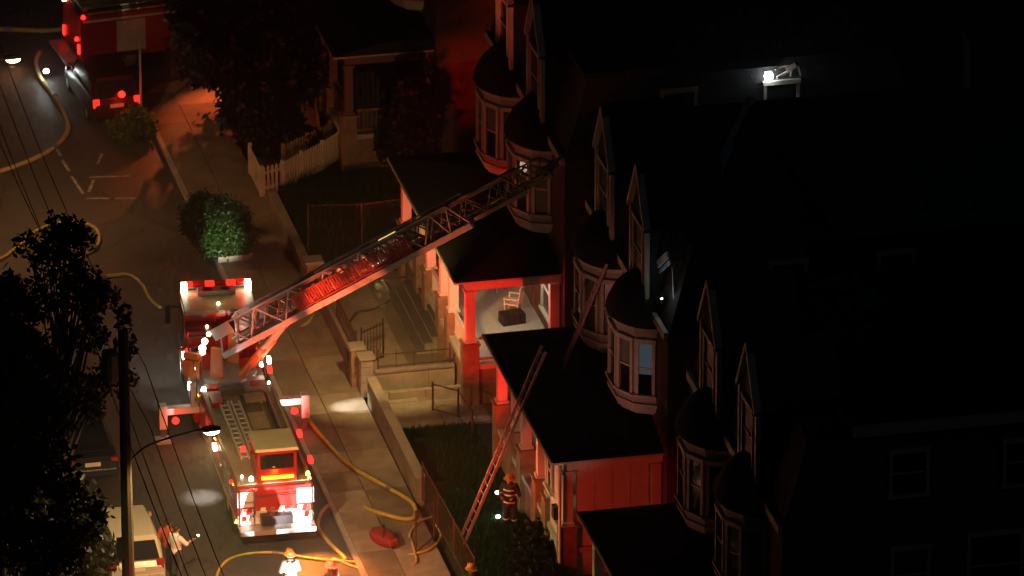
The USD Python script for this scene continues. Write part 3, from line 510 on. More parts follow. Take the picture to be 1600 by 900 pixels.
hb = MB(rotT(yawL)); hb.tube([(-1.15, -1.05, 1.7), (-1.15, -1.05, 2.7), (-.4, -1.05, 2.7), (-.4, -1.05, 1.7)], .025, 6); hb.build('stand_rail', CHROME, tr)
for i, (a, b, c, r) in enumerate(((-.3, -.62, .55, .12), (-.05, -.66, .72, .11), (-.45, -.5, .42, .1), (.2, -.62, .86, .08))):
    m = MB(); m.ball(Lp(a, b, c), r, 2); m.build('work_light', E_WHT, tr)
lamp(tr, 'work_light_beam', Lp(-1.0, -1.5, .9), 75, (1, .8, .6), .1, 11, Lp(4.2, -.4, .45), .8)
lamp(tr, 'work_light_glow', Lp(-.1, -1.2, 1.3), 1.5, WHITE, .1)
# the aerial ladder in three telescoped sections
def aerial(name, s0, s1, hw, h, n0, step, railw, m, near_trim=None):
    b = MB()
    for s in (-1, 1): b.bar(Lp(s0, s * hw, n0), Lp(s1, s * hw, n0), railw, railw * 1.5, nv)
    P = b.build(name, m, tr).GetPath()
    for s in (-1, 1):
        t = MB(); t.bar(Lp(s0 + .5, s * hw, n0 + h), Lp(s1 - .5, s * hw, n0 + h), .055, .055, nv); t.bar(Lp(s0, s * hw, n0 + .05), Lp(s0 + .5, s * hw, n0 + h), .05, .05, nv); t.bar(Lp(s1, s * hw, n0 + .05), Lp(s1 - .5, s * hw, n0 + h), .05, .05, nv); t.build('hand_rail', m, P)
        k = s0 + .5; j = 0
        while k < s1 - .5 - step * .4:
            e = min(k + step, s1 - .5); a = MB(); a.bar(Lp(k, s * hw, n0 + h), Lp((k + e) / 2, s * hw, n0 + .04), .04, .04, nv); a.build('truss_bar', m, P)
            a = MB(); a.bar(Lp((k + e) / 2, s * hw, n0 + .04), Lp(e, s * hw, n0 + h), .04, .04, nv); a.build('truss_bar', m, P); k = e
    k = s0 + .2
    while k < s1: a = MB(); a.tube([Lp(k, -hw, n0 + .02), Lp(k, hw, n0 + .02)], .022, 6); a.build('rung', m, P); k += .36
    return P
LB1, LB2 = 10.9, 13.2
Pb = aerial('base_section', .2, LB1, .56, .92, 0.0, 1.5, .13, ALU)
Pm = aerial('middle_section', .9, LB2, .45, .74, .1, 1.2, .09, mat('dimmed_metal', (.26, .23, .22), .5, .3, var=.2, scale=4))  # darker metal stands in for light fading towards the ladder tip
Pf = aerial('fly_section', 1.6, LEN, .35, .6, .19, 1.0, .075, mat('dimmed_metal', (0, 0, 0)))
for k in range(46):                                                   # the name board: upright slats on two rails, too blurred to read
    a = 3.62 + k * .108; lo_, hi_ = .2 + .03 * ((k * 5) % 7 == 0), .64 - .04 * ((k * 3) % 5 == 0)
    t = MB(); t.add([Lp(a + u, -.6 - o, w) for o in (0, .02) for u, w in ((0, lo_), (.072, lo_), (.072, hi_), (0, hi_))], BARF); t.build('board_slat', mat('sign_red', (.42, .06, .03), .5, var=.2, scale=3) if (k * 7) % 5 else mat('faded_gold', (.55, .16, .07), .5), Pb)
for w in (.16, .66): t = MB(); t.bar(Lp(3.55, -.6, w), Lp(8.6, -.6, w), .04, .04, nv); t.build('board_rail', mat('sign_red', (0, 0, 0)), Pb)
for a, b in ((.5, 1.3), (3.3, 4.1), (4.5, 6.1), (6.5, 8.2)):
    pl = MB(); pl.add([Lp(x, .6 + o, z) for o in (0, .03) for x, z in ((a, .3), (b, .3), (b, .88), (a, .88))], BARF); pl.build('side_plate', ALU, Pb)
pl = MB(); pl.add([Lp(x, -.6 - o, z) for o in (0, .03) for x, z in ((.3, .55), (1.1, .55), (1.1, .95), (.3, .95))], BARF); pl.build('side_plate', WHITEP, Pb)
wp = MB(); wp.tube([Lp(.5, 0, .28), Lp(LEN - .4, 0, .28)], .06, 8); wp.build('water_pipe', ALU, Pf)
nz = MB(); nz.tube([Lp(LEN - .3, 0, .4), Lp(LEN + .35, 0, .5)], [.11, .06], 9); nz.box(Lp(LEN - .3, 0, .3), (.3, .3, .2)); nz.build('nozzle', GREYM, Pf)
lo = MB(); lo.bar(Lp(7.6, -.56, .95), Lp(8.3, -.56, .95), .05, .05, nv); lo.build('warm_light_strip', glow('strip_warm', (1, .62, .2), .9), Pb)
# trailer
b = B(); b.span((-.5, -9.9, .75), (.5, .2, 1.05)); b.build('trailer_frame', BLACKM, tr)
B().span((-1.2, -9.35, .72), (1.2, -2.05, 1.86)).build('trailer_body', REDP, tr)
B().span((-1.17, -9.3, 1.863), (1.17, -2.1, 1.95)).build('trailer_top', DECK, tr)
for s in (-1, 1):
    for k in range(6):
        a = -9.2 + k * 1.18; dr = B(); dr.span((s * 1.2, a, .84), (s * 1.222, a + 1.12, 1.74)); dp = dr.build('locker_door', [REDP, ALU, REDP, REDP, ALU, REDP][k], tr).GetPath()
        B().span((s * 1.222, a + .45, 1.25), (s * 1.24, a + .67, 1.3)).build('handle', CHROME, dp)
    B().span((s * 1.23 - .012, -9.35, .74), (s * 1.23 + .012, -2.05, .82)).build('stripe', GOLD, tr)
    B().span((s * 1.12 - .05, -9.3, 1.953), (s * 1.12 + .05, -2.1, 2.08)).build('top_rail', DECK, tr)
    for k in range(2): wheel(tr, TB, s * 1.02, -7.4 - k * 0.0 if k == 0 else -8.5)
    for k in range(7): B().box((s * 1.24, -8.9 + k * 1.15, 1.8), (.03, .1, .05)).build('marker_lamp', E_AMB if k % 3 == 0 else CHROME, tr)
# the walkway, hatches and ground ladders on top of the trailer
for k in range(4): B().span((.0, -8.0 + k * 1.35, 1.953), (.55, -8.0 + k * 1.35 + 1.28, 1.985)).build('walkway_plate', [DECK, DECKD][k % 2] if k else DECK, tr)
for k, (xa, ya, xb, yb, m, hh) in enumerate(((-.6, -2.55, .2, -2.25, DECKD, .2), (.1, -3.3, .75, -2.75, DECK, .14), (-1.0, -3.4, -.62, -2.6, REDP, .16), (.2, -2.5, 1.0, -2.2, DECK, .12), (-.3, -6.3, .0, -6.0, mat('orange_steel', (0, 0, 0)), .12))): B().span((xa, ya, 1.953), (xb, yb, 1.953 + hh)).build('hatch', m, tr)
for q, x in enumerate((-.62, -.24)):
    ld = B()
    for e in (-.13, .13): ld.span((x + e - .03, -7.6, 2.0), (x + e + .03, -3.2, 2.08))
    lp_ = ld.build('stowed_ladder', ALU, tr).GetPath()
    for k in range(12): B().span((x - .1, -7.45 + k * .36, 2.02), (x + .1, -7.41 + k * .36, 2.06)).build('rung', ALU, lp_)
for k in range(3): g = B(); g.tube([(.68 + k * .1, -7.2, 2.0), (.68 + k * .1, -2.6, 2.0)], .03, 6); g.build('pike_pole', [DECKD, BLACKM, GREYM][k], tr)
B().span((-1.15, -2.04, 1.0), (1.15, -1.55, 1.7)).build('front_locker', DECKD, tr)
for x in (-.75, .75): B().box((x, -1.8, 1.85), (.5, .35, .28)).build('top_box', REDP, tr)
# the tiller cab
B().span((-.52, -9.32, 1.953), (.72, -7.95, 2.25)).build('tiller_base', REDP, tr)
tc = B(); Z0, Z1 = 2.25, 3.05; xs, ys = (-.48, .68), (-9.3, -8.0)
for x in xs:
    for yy in ys: tc.span((x - .05, yy - .05, Z0), (x + .05, yy + .05, Z1))
tc.span((-.53, -9.36, Z0 - .0), (.73, -9.26, Z0 + .18)); tc.span((-.53, -9.35, Z1 - .12), (.73, -9.25, Z1)); tc.span((-.53, -9.25, Z0), (-.43, -8.0, Z0 + .25)); tc.span((.63, -9.25, Z0), (.73, -8.0, Z0 + .25)); tc.span((-.43, -8.05, Z0), (.63, -7.95, Z0 + .25)); tcp = tc.build('tiller_cab', REDP, tr).GetPath()
B().box((.1, -8.65, Z1 + .045), (1.38, 1.52, .085), top=.96).build('tiller_roof', mat('cream_roof_paint', (.6, .52, .36), .4, var=.1, scale=2), tcp)
q = B(); q.add([(-.43, -9.3, Z0 + .18), (.63, -9.3, Z0 + .18), (.63, -9.3, Z1 - .12), (-.43, -9.3, Z1 - .12)], [(0, 1, 2), (0, 2, 3)]); q.build('rear_window', PANE, tcp)
for x in (-.45, .65): q = B(); q.add([(x, -9.25, Z0 + .25), (x, -8.05, Z0 + .25), (x, -8.05, Z1), (x, -9.25, Z1)], [(0, 1, 2), (0, 2, 3)]); q.build('side_window', PANE, tcp)
sd = B(); sd.box((.1, -8.6, 2.3), (.5, .5, .12)); sd.box((.1, -8.86, 2.6), (.5, .1, .55)); sd.build('seat', BLACKM, tcp)
sw = B(); sw.lathe([(.17, 2.52), (.2, 2.54), (.2, 2.56), (.17, 2.56)], (.1, -8.25, 0), 14); sw.build('steering_wheel', BLACK, tcp)
B().span((-.4, -9.42, 2.1), (.62, -9.365, 2.2)).build('traffic_arrow_bar', E_AMB, tr); lamp(tr, 'arrow_bar_glow', tb((.1, -9.85, 2.12)), 3.2, (1, .3, .03), .1); lamp(tr, 'arrow_bar_beam', tb((.4, -10.2, 2.0)), 800, (1, .26, .04), .1, 30, tb((1.1, -11.8, 0)), .9)
# the rear
B().span((-1.2, -9.55, 1.0), (1.2, -9.36, 1.9)).build('rear_panel', REDP, tr)
for k in range(8):
    x = -1.18 + k * .295; w = B(); w.add([(x + .0, -9.556 - o, .78) for o in (0, .012)] + [(x + .16, -9.556 - o, .78) for o in (0, .012)] + [(x + .29, -9.556 - o, 1.22) for o in (0, .012)] + [(x + .13, -9.556 - o, 1.22) for o in (0, .012)], [(1, 3, 5), (1, 5, 7), (0, 4, 2), (0, 6, 4), (0, 2, 3), (0, 3, 1), (4, 6, 7), (4, 7, 5)]); w.build('chevron', WHITEP if k % 2 == 0 else CHROME, tr)
rs = B(); rs.box((0, -9.8, .6), (2.42, .52, .09)); rs.span((-1.2, -10.07, .5), (1.2, -10.03, .66)); rs.build('rear_step', DIAM, tr)
B().span((-1.2, -9.56, .66), (1.2, -9.50, .99)).build('kick_plate', mat('bright_plate', (.72, .7, .68), .5, .05, var=.15, scale=20), tr)
for k, x in enumerate((-.95, -.32, .32, .95)): B().span((x - .27, -9.575, 1.28), (x + .27, -9.562, 1.8)).build('rear_door', [ALU, REDP, REDP, ALU][k], tr)
for x in (-1.0, .98): B().box((x, -9.6, .9), (.14, .04, .14)).build('tail_lamp', E_RED, tr)
gr_ = B()
for x in (-1.16, -.7, 1.16): gr_.tube([(x, -9.68, .66), (x, -9.68, 1.95)], .02, 6)
gr_.tube([(-1.16, -9.68, 1.5), (-.7, -9.68, 1.5)], .018, 6); gr_.tube([(-.7, -9.68, 1.68), (1.16, -9.68, 1.68)], .018, 6); gr_.build('grab_rail', CHROME, tr)
for x in (-.45, .45): B().box((x, -9.585, 1.02), (.34, .03, .2)).build('name_plate', ALU, tr)
for (x, yy, zz, m, r, nm, pw, col) in ((-.62, -7.1, 2.15, E_RED, .11, 'beacon', .9, RED), (-.72, -9.3, 2.12, E_WHT, .1, 'beacon', 1.2, (1, .6, .5)), (1.1, -9.2, 2.1, E_YEL, .09, 'marker_light', .5, AMBER), (-1.24, -9.5, .78, E_YEL, .06, 'marker_light', .1, AMBER), (-1.24, -8.6, 1.75, E_REDD, .08, 'marker_light', .1, RED), (-1.1, -2.25, 2.1, E_WHT, .11, 'beacon', 2.0, WHITE), (1.05, -2.1, 2.1, E_WHT, .06, 'marker_light', .2, WHITE), (-.95, -8.9, 2.05, E_WHT, .05, 'marker_light', .1, WHITE)):
    beacon(tr, TB, (x, yy, zz), m, r, nm); lamp(tr, nm + '_glow', tb((x, yy, zz + .5)), pw * .5, col, .06)
for (x, yy, zz, m, r, pw, col) in ((-1.18, 1.0, 2.0, E_RED, .11, .8, RED), (-.5, 1.2, 2.75, E_WHT, .06, .3, WHITE), (-.02, 2.3, 3.06, E_WHT, .07, 3.6, (1, .74, .3)), (1.1, -.6, 2.1, E_WHT, .1, .4, WHITE), (-.55, -1.75, 1.6, E_WHT, .09, 1.0, WHITE), (-1.15, .6, 1.95, E_WHT, .04, .1, WHITE)):
    beacon(tr, TA, (x, yy, zz), m, r, 'beacon'); lamp(tr, 'beacon_glow', ta((x, yy, zz + .6)), pw * .5, col, .06)
# outriggers
for s in (-1, 1):
    o = B(); o.span((s * 1.15, -1.56, .98), (s * 2.2, -1.3, 1.2)); op_ = o.build('outrigger', WHITEP, tr).GetPath()
    B().span((s * 2.2, -1.6, .5), (s * 2.46, -1.26, 1.3)).build('jack_leg', WHITEP, op_); B().box((s * 2.33, -1.43, .3), (.16, .16, .42)).build('jack_ram', CHROME, op_); B().box((s * 2.33, -1.43, .05), (.5, .5, .09)).build('jack_pad', ALU, op_)
    bb = B(); bb.ball((s * 1.95, -1.68, .82), .12, 2); bb.build('warning_light', E_RED, op_); lamp(op_, 'warning_light_glow', tb((s * 1.95, -2.0, .85)), 4.0, RED, .08)
B().box((-1.3, -1.43, 1.5), (.22, .22, .9)).build('outrigger_post', ALU, tr)
# scene lights that throw patches on the road and pavement
for (T, x, yy, zz, aim, pw, cone) in ((TA, -1.3, .9, 1.9, ground(243, 568), 130, 24), (TA, -1.3, -1.1, 1.7, ground(262, 608), 130, 24), (TB, -1.32, -5.8, 1.7, ground(316, 777), 110, 24), (TB, 1.35, -.35, 2.1, ground(556, 634, .15), 420, 12)):
    q = MB(T); q.box((x, yy, zz), (.12, .26, .18)); q.build('scene_light', E_WHT, tr); s = 1 if x > 0 else -1
    pos = (T @ np.array([x + s * .14, yy, zz, 1.0]))[:3]; lamp(tr, 'scene_light_beam', pos, pw * LP['scene'] / 40, WHITE, .05, cone, np.array(aim) - (LX, LY, 0), 1.0)
# red warning lights
for (x, yy, zz, pw, T) in ((-1.0, 3.66, 3.45, 4.0, TA), (1.0, 3.66, 3.45, 4.0, TA)):
    lamp(tr, 'warning_light_glow', (T @ np.array([x, yy, zz, 1.0]))[:3], pw * LP['red'], RED, .08)

# rotating red beams: narrow, level, sweeping the house fronts; and an assumed lamp, added under the ladder
WL = [(1.3, 1.3, 2.3, TA), (1.33, -.9, 2.05, TA), (1.32, -6.4, 2.2, TB), (1.32, -8.4, 2.2, TB)]
for i, (x, yy, zz, T) in enumerate(WL): q = MB(T); q.box((x, yy, zz), (.14, .3, .16)); q.build('warning_light', E_RED, tr)
for i, aim, pw, cone in ((0, (-3.8, .2, 3.6), 260, 9), (0, (-3.8, -4.2, 3.7), 200, 10), (1, (-3.8, -6.6, 3.7), 300, 11), (1, (-3.8, -9.8, 3.6), 330, 10), (1, (-1.6, -5.0, 6.6), 22, 28), (2, (-8.2, -10.9, 5.2), 330, 13), (3, (-3.8, -21.5, 3.4), 200, 13), (3, (-7.0, -11.6, 6.0), 230, 9), (3, (-4.4, -13.4, 8.2), 90, 9), (2, (-9.9, -9.6, 3.4), 260, 17), (0, (.2, 9.6, 3.8), 430, 6)):
    x, yy, zz, T = WL[i]; lamp(tr, 'warning_beam', (T @ np.array([x + .16, yy, zz + .1, 1.0]))[:3], pw * LP['red'], (1, .15, .06) if i > 1 else RED, .06, cone, np.array(aim) - (LX, LY, 0), .7)
ul = MB(); ul.bar(Lp(6.35, -.2, .02), Lp(6.85, -.2, .02), .22, .14, nv); ul.build('added_ladder_lamp', E_WHT, Pb)  # assumed lamp, added to light the terrace, steps and pavement below
lamp(tr, 'added_ladder_lamp_beam', Lp(6.6, -.2, -.3), 430, (1, .63, .21), .12, 42, np.array((-5.6, -4.4, .6)) - (LX, LY, 0), .5)
lamp(tr, 'added_ladder_lamp_beam', Lp(6.6, -.2, -.32), 85, (1, .63, .21), .12, 52, Lp(6.4, -.6, -.45) - (.8, 2.5, 5), .5)
hl = A(); hl.box((1.0, 4.13, .9), (.26, .05, .18)); hl.box((-1.0, 4.13, .9), (.26, .05, .18)); hl.build('headlight', E_WHT, cabp)
lamp(tr, 'headlight_beam', ta((1.0, 4.35, .95)), 2000, (.95, 1, .75), .06, 6, np.array((-9.15, 4.3, .85)) - (LX, LY, 0), .8)

# ================================================================ other fire engines
def engine(label, loc, rz, beams=True, lit=1.0, group=None):
    """A pumper: origin at the middle of its base, +y is its front."""
    t = thing('fire_engine', label, 'fire truck', loc, rz, group); h = t.GetPath(); I4 = np.eye(4)
    MB().span((-.5, -4.2, .5), (.5, 4.2, .85)).build('chassis', BLACKM, h)
    cb = MB(); cb.prism([(1.3, .6), (4.2, .6), (4.25, 1.5), (4.1, 2.6), (3.9, 2.82), (1.3, 2.85)], -1.2, 1.2, axis='x'); c = cb.build('cab', REDP, h).GetPath()
    rf = MB(); rf.prism([(1.28, 2.853), (3.9, 2.83), (3.8, 2.93), (1.35, 2.95)], -1.18, 1.18, axis='x'); rf.build('cab_roof', WHITEP, c)
    w = MB(); w.add([(-1.08, 4.255, 1.55), (1.08, 4.255, 1.55), (1.04, 4.12, 2.55), (-1.04, 4.12, 2.55)], [(0, 1, 2), (0, 2, 3)]); w.build('windscreen', GLASSD, c)
    MB().span((-1.25, 4.25, .5), (1.25, 4.75, .85)).build('front_bumper', CHROME, h); MB().span((-.7, 4.25, .9), (.7, 4.29, 1.4)).build('grille', CHROME, c)
    for s in (-1, 1):
        for (a, b) in ((1.5, 2.6), (2.8, 3.9)):
            q = MB(); q.add([(s * 1.206, a, 1.6), (s * 1.206, b, 1.6), (s * 1.206, b, 2.5), (s * 1.206, a, 2.5)], [(0, 1, 2), (0, 2, 3)]); q.build('side_window', GLASSD, c)
            MB().span((s * 1.2, a - .08, .75), (s * 1.215, b + .08, 1.55)).build('door', REDP, c)
        MB().span((s * 1.19, .62, .7), (s * 1.0, 1.25, 2.3)).build('pump_panel', GREYM, h)
        for k in range(6): MB().lathe([(.001, .03), (.075, .03), (.09, 0)], (s * 1.2, .75 + (k % 2) * .3, 1.2 + (k // 2) * .32), 10, 'x').build('gauge', CHROME, h)
        for k in range(4):
            a = -4.0 + k * 1.14; MB().span((s * 1.2, a, .8), (s * 1.218, a + 1.08, 2.0)).build('locker_door', [REDP, ALU][k % 2], h)
        for k in range(2): MB().span((s * 1.05, -3.9, 2.33 + k * .12), (s * 1.15, .5, 2.4 + k * .12)).build('hard_suction_hose', BLACK if k else HOSET, h)
        wheel(h, I4, s * 1.02, 2.6); wheel(h, I4, s * 1.02, -2.4, dual=True)
        MB().box((s * .9, 4.3, 1.05), (.26, .06, .2)).build('headlight', E_WHT, h)
        MB().box((s * 1.0, -4.24, 1.0), (.16, .05, .35)).build('tail_lamp', E_RED, h)
        MB().span((s * 1.2 - .01, -4.1, 2.05), (s * 1.2 + .012, .55, 2.14)).build('stripe', WHITEP, h)
    MB().span((-1.19, -4.2, .62), (1.19, .6, 2.3)).build('body', REDP, h)
    MB().span((-.95, -4.1, 2.303), (.95, .5, 2.34)).build('hose_bed', DECKD, h)
    for k in range(5): MB().span((-.8 + k * .33, -4.0, 2.343), (-.8 + k * .33 + .28, .3, 2.5)).build('folded_hose', [HOSET, HOSEY][k % 2], h)
    MB().span((-1.2, -4.75, .48), (1.2, -4.2, .58)).build('rear_step', DIAM, h)
    lb = MB(); lb.box((0, 3.5, 2.98), (2.1, .24, .06)); lp_ = lb.build('light_bar', GREYM, h).GetPath()
    for k in range(6): MB().box((-.88 + k * .352, 3.5, 3.07), (.3, .26, .14)).build('light_module', E_RED if k in (0, 5) else E_REDD, lp_)
    return t, h
e2, e2h = engine('fire engine standing across the side street at the top left, its pump side towards us', (-7.0, 23.6, 0), -84, group=None)
lamp(e2h, 'rear_light_glow', (-1.4, -3.2, 2.6), 1.2, WHITE, .08); lamp(e2h, 'rear_red_glow', (-.9, -5.2, 1.1), 1.5, RED, .06); lamp(e2h, 'red_glow', (1.6, -.6, 3.2), .5, (1, .13, .04), .08); lamp(e2h, 'red_beam', (1.5, .6, 2.9), 700.0, (1, .15, .04), .08, 30, (9.5, -.9, 0), .8); lamp(e2h, 'pump_light', (-1.0, .0, 2.75), .0, (.8, .9, 1), .04)
for (x, yy, zz, m, r) in ((1.23, -4.1, 2.3, E_RED, .1), (-.6, -4.3, 2.35, E_WHT, .1), (1.0, -4.3, 1.4, E_RED, .1), (1.23, 3.4, 2.4, E_WHT, .09)): beacon(e2h, np.eye(4), (x, yy, zz), m, r)
pn = MB(); pn.tube([(1.24, 1.27, .7), (1.24, 1.27, 2.4)], .03, 6); pn.build('grab_rail', CHROME, e2h)
e3, e3h = engine('fire engine waiting in the street behind the ladder truck, just below the picture', (-11.0, -33.5, 0), 0)
for s in (-1, 1): lamp(e3h, 'headlight_beam', (s * .9, 4.5, 1.05), 1.0 * LP['head'], (1, .86, .84), .07, 5.6, (s * .75 - .15, 14.2, 1.2), .8)
for aim, pw, cone in (((-2.0, -24.4, 2.9), 360, 15), ((-3.5, -10.8, 3.4), 6500, 6.5), ((-9.0, -10, 3.4), 500, 8), ((-4.7, -19.8, 2.4), 900, 11)): lamp(e3h, 'red_beam', (1.0, 3.75, 3.25), pw * .8, RED, .08, cone, np.array(aim) - (-11.0, -33.5, 0), .7)
for aim, pw, cone in (((-1.5, -21.5, 7.0), 230, 13), ((-1.6, -33.5, 6.8), 28, 24)): lamp(e3h, 'pink_beam', (1.0, 3.75, 3.25), pw, (1, .34, .26), .08, cone, np.array(aim) - (-11.0, -33.5, 0), .8)
lamp(e3h, 'red_beam', (-1.0, 3.8, 3.25), 420, RED, .08, 9, np.array((-17.2, -24.2, 2.4)) - (-11.0, -33.5, 0), .8)
lamp(e3h, 'red_glow', (.4, 5.2, 3.3), 900, (1, .1, .04), .1, 42, (-.2, 12.5, 0), .9)

# ================================================================ cars
def car(label, loc, rz, paint, kind='suv', lit=False):
    t = thing('parked_car', label, 'car', loc, rz); h = t.GetPath(); L, W, H = (4.7, .93, 1.75) if kind == 'suv' else (4.5, .88, 1.42)
    def loft(secs, top=False):
        v, f, n = [], [], 10
        for (y, w0, w1, z0, z1) in secs: v += [(-w0, y, z0 + .06), (-w0 * .96, y, z0), (w0 * .96, y, z0), (w0, y, z0 + .06), (w0, y, z0 + (z1 - z0) * .55), (w1 * 1.01, y, z1 - .07), (w1 * .94, y, z1), (-w1 * .94, y, z1), (-w1 * 1.01, y, z1 - .07), (-w0, y, z0 + (z1 - z0) * .55)]
        for i in range(len(secs) - 1):
            for j in range(n): k = (j + 1) % n; f += [(i * n + j, (i + 1) * n + k, i * n + k), (i * n + j, (i + 1) * n + j, (i + 1) * n + k)]
        for base in (0, (len(secs) - 1) * n): f += [(base, base + a, base + a + 1) for a in range(1, n - 1)]
        return v, f
    b = MB(); b.add(*loft([(-L / 2, W * .86, W * .84, .42, .85), (-L / 2 + .12, W * .97, W * .93, .3, 1.0), (-L / 2 + .8, W, W * .95, .28, 1.02), (0, W, W * .95, .28, 1.0), (L / 2 - 1.2, W, W * .93, .28, .98), (L / 2 - .3, W * .95, W * .85, .3, .84), (L / 2, W * .8, W * .7, .4, .7)])); bp = b.build('body', paint, h, smooth=35).GetPath()
    y0, y1, y2, y3 = (-L / 2 + .12, -L / 2 + .45, .35, 1.2) if kind == 'suv' else (-L / 2 + .5, -L / 2 + 1.15, .3, 1.15)
    g = MB(); g.add(*loft([(y0, W * .9, W * .88, .95, 1.0), (y1, W * .9, W * .74, .95, H - .02), ((y1 + y2) / 2, W * .92, W * .78, .95, H), (y2, W * .92, W * .76, .95, H - .04), (y3, W * .9, W * .86, .93, .97)])); g.build('cabin', paint, bp, smooth=35)
    q = MB(); q.add([(-W * .78, y0 + .02, 1.08), (W * .78, y0 + .02, 1.08), (W * .66, y1 - .06, H - .14), (-W * .66, y1 - .06, H - .14)], [(0, 1, 2), (0, 2, 3)]) ; qq = np.vstack(q.v); qq[:, 1] -= .05; q.v = [qq]; q.build('rear_window', GLASSD, bp)
    q = MB(); q.add([(-W * .8, y3 + .03, 1.03), (W * .8, y3 + .03, 1.03), (W * .68, y2 + .12, H - .12), (-W * .68, y2 + .12, H - .12)], [(0, 1, 2), (0, 2, 3)]); q.build('windscreen', GLASSD, bp)
    for s in (-1, 1):
        for a, c in ((y1 + .05, (y1 + y2) / 2 - .05), ((y1 + y2) / 2 + .05, y2 + .25)): q = MB(); q.add([(s * W * .95, a, 1.06), (s * W * .95, c + .1, 1.06), (s * W * .82, c, H - .18), (s * W * .82, a + .05, H - .18)], [(0, 1, 2), (0, 2, 3)]); q.build('side_window', GLASSD, bp)
        for yy in (-L / 2 + .85, L / 2 - .9): wheel(h, np.eye(4), s * (W - .1), yy, .34, .22)
        MB().box((s * W * .8, -L / 2 + .06, .92), (.22, .1, .3 if kind == 'suv' else .14)).build('tail_light', E_REDD if lit else mat('red_lens', (.3, .02, .015), .2), h)
        MB().box((s * W * .95 + s * .08, y3 - .1, 1.02), (.16, .1, .13)).build('mirror', paint, h)
        MB().box((s * W * .6, L / 2 - .08, .66), (.3, .12, .14)).build('headlight', CHROME, h)
    MB().box((0, -L / 2 + .02, .5), (W * 1.8, .16, .2)).build('rear_bumper', paint, h); MB().box((0, -L / 2 + .02, .8), (.5, .06, .14)).build('number_plate', WHITEP, h)
    return t
car('pale estate car parked at the bottom left behind the utility pole, rear window towards us', (-16.45, -18.2, 0), 0, CARW, 'suv')
car('dark blue saloon parked at the left kerb, half hidden by the tree', (-16.5, -10.4, 0), 0, CARD, 'saloon')
c3 = car('maroon car with one glowing red tail light at the far pavement corner', (-10.75, 19.4, 0), 4, CARR, 'suv', True)
bk = MB(); bk.ball((.15, -2.45, 1.25), .13, 1); bk.build('warning_light', E_RED, c3); lamp(c3.GetPath(), 'tail_glow', (.1, -2.85, 1.3), 3.0, RED, .06); lamp(c3.GetPath(), 'side_glow', (-1.3, 1.8, .8), .8, WHITE, .04)

# ================================================================ street lamps, poles and wires
def street_lamp(label, x, y, h=6.75, arm=3.35, power=1.0, pole=True, col=(1.0, .6, .23)):
    t = thing('street_lamp', label, 'street lamp', (x, y, 0), 0); p = t.GetPath()
    if pole: m = MB(); m.tube([(0, 0, 0), (0, 0, 10.6)], np.linspace(.21, .15, 2), 10); m.build('pole', POLEW, p); tn = MB(); tn.lathe([(.001, 9.0), (.24, 9.0), (.26, 9.1), (.26, 9.9), (.2, 10.0), (.001, 10.02)], (-.42, -.05, 0), 12); tn.build('transformer', GREYM, p); bx = MB(); bx.box((-.2, 0, 3.4), (.25, .3, .6)); bx.build('meter_box', BLACKM, p)
    a = MB(); a.tube(spline([(.1, 0, h - .75), (.7, 0, h - .3), (1.8, 0, h - .02), (arm - .3, 0, h + .05)], 5), .035, 7); a.build('arm', GREYM, p)
    hd = MB(); hd.ball((arm, 0, h + .05), .3, 2, (1.1, .5, .36)); hd.build('lamp_head', GREYM, p)
    ln = MB(); ln.ball((arm + .03, 0, h - .02), .25, 2, (1.0, .6, .5)); ln.build('lens', E_SOD, p)
    lamp(p, 'lamp_light', (arm + .03, 0, h - .28), power * LP['street'], col, .12, 80, (arm + .03, 0, 0), .3)
street_lamp('lit street lamp hanging over the ladder truck from the tall dark utility pole', -17.35, -24.3, 7.05, 2.62, 1.9, True, (1, .66, .26))
street_lamp('lit street lamp at the left edge near the top, above the thick pale hose', -18.3, 8.7, 6.3, 2.75, .62, True, (1.0, .45, .16))
wr = thing('overhead_wires', 'dark utility wires sagging along the left side of the street', 'wires', (-17.6, 0, 0))
for x, z, sg in ((.9, 9.4, 1.0), (1.0, 7.4, .8), (.3, 8.1, .9), (-.9, 11.3, 1.1)):
    for a, bb in ((-24.3, 8.7), (-56, -24.3)):
        w = MB(); w.tube([(x, a + (bb - a) * k / 14, z - sg * 4 * (k / 14) * (1 - k / 14)) for k in range(15)], .016, 5); w.build('wire', BLACK, wr)
sp = thing('sign_pole', 'thin pale grey sign pole on the upper pavement beside the small green shrub', 'pole', (-9.75, 16.9, .12)); m = MB(); m.tube([(0, 0, 0), (0, 0, 3.1)], .045, 8); m.build('pole', mat('galvanised', (.5, .48, .46), .5, .3), sp)

# ================================================================ trees and shrubs
def leaves(centres, n, size, seed, squash=1.0):
    r = np.random.default_rng(seed); C = np.array([c[:3] for c in centres], float); R = np.array([c[3] for c in centres], float); k = r.choice(len(C), n, p=R ** 2 / (R ** 2).sum())
    d = r.normal(size=(n, 3)); d /= np.linalg.norm(d, axis=1, keepdims=True); p = C[k] + d * (R[k] * (r.uniform(.2, 1.0, n) ** .5 + np.abs(r.normal(0, .16, n))))[:, None] * (1, 1, squash)
    a = r.normal(size=(n, 3)); a /= np.linalg.norm(a, axis=1, keepdims=True); b = np.cross(a, r.normal(size=(n, 3))); b /= np.linalg.norm(b, axis=1, keepdims=True); s = size * r.uniform(.6, 1.4, n)[:, None]
    v = np.stack([p - a * s, p + b * s * .55, p + a * s, p - b * s * .55], 1).reshape(-1, 3); i = np.arange(n)[:, None] * 4
    return v, np.vstack([i + [0, 1, 2], i + [0, 2, 3]])
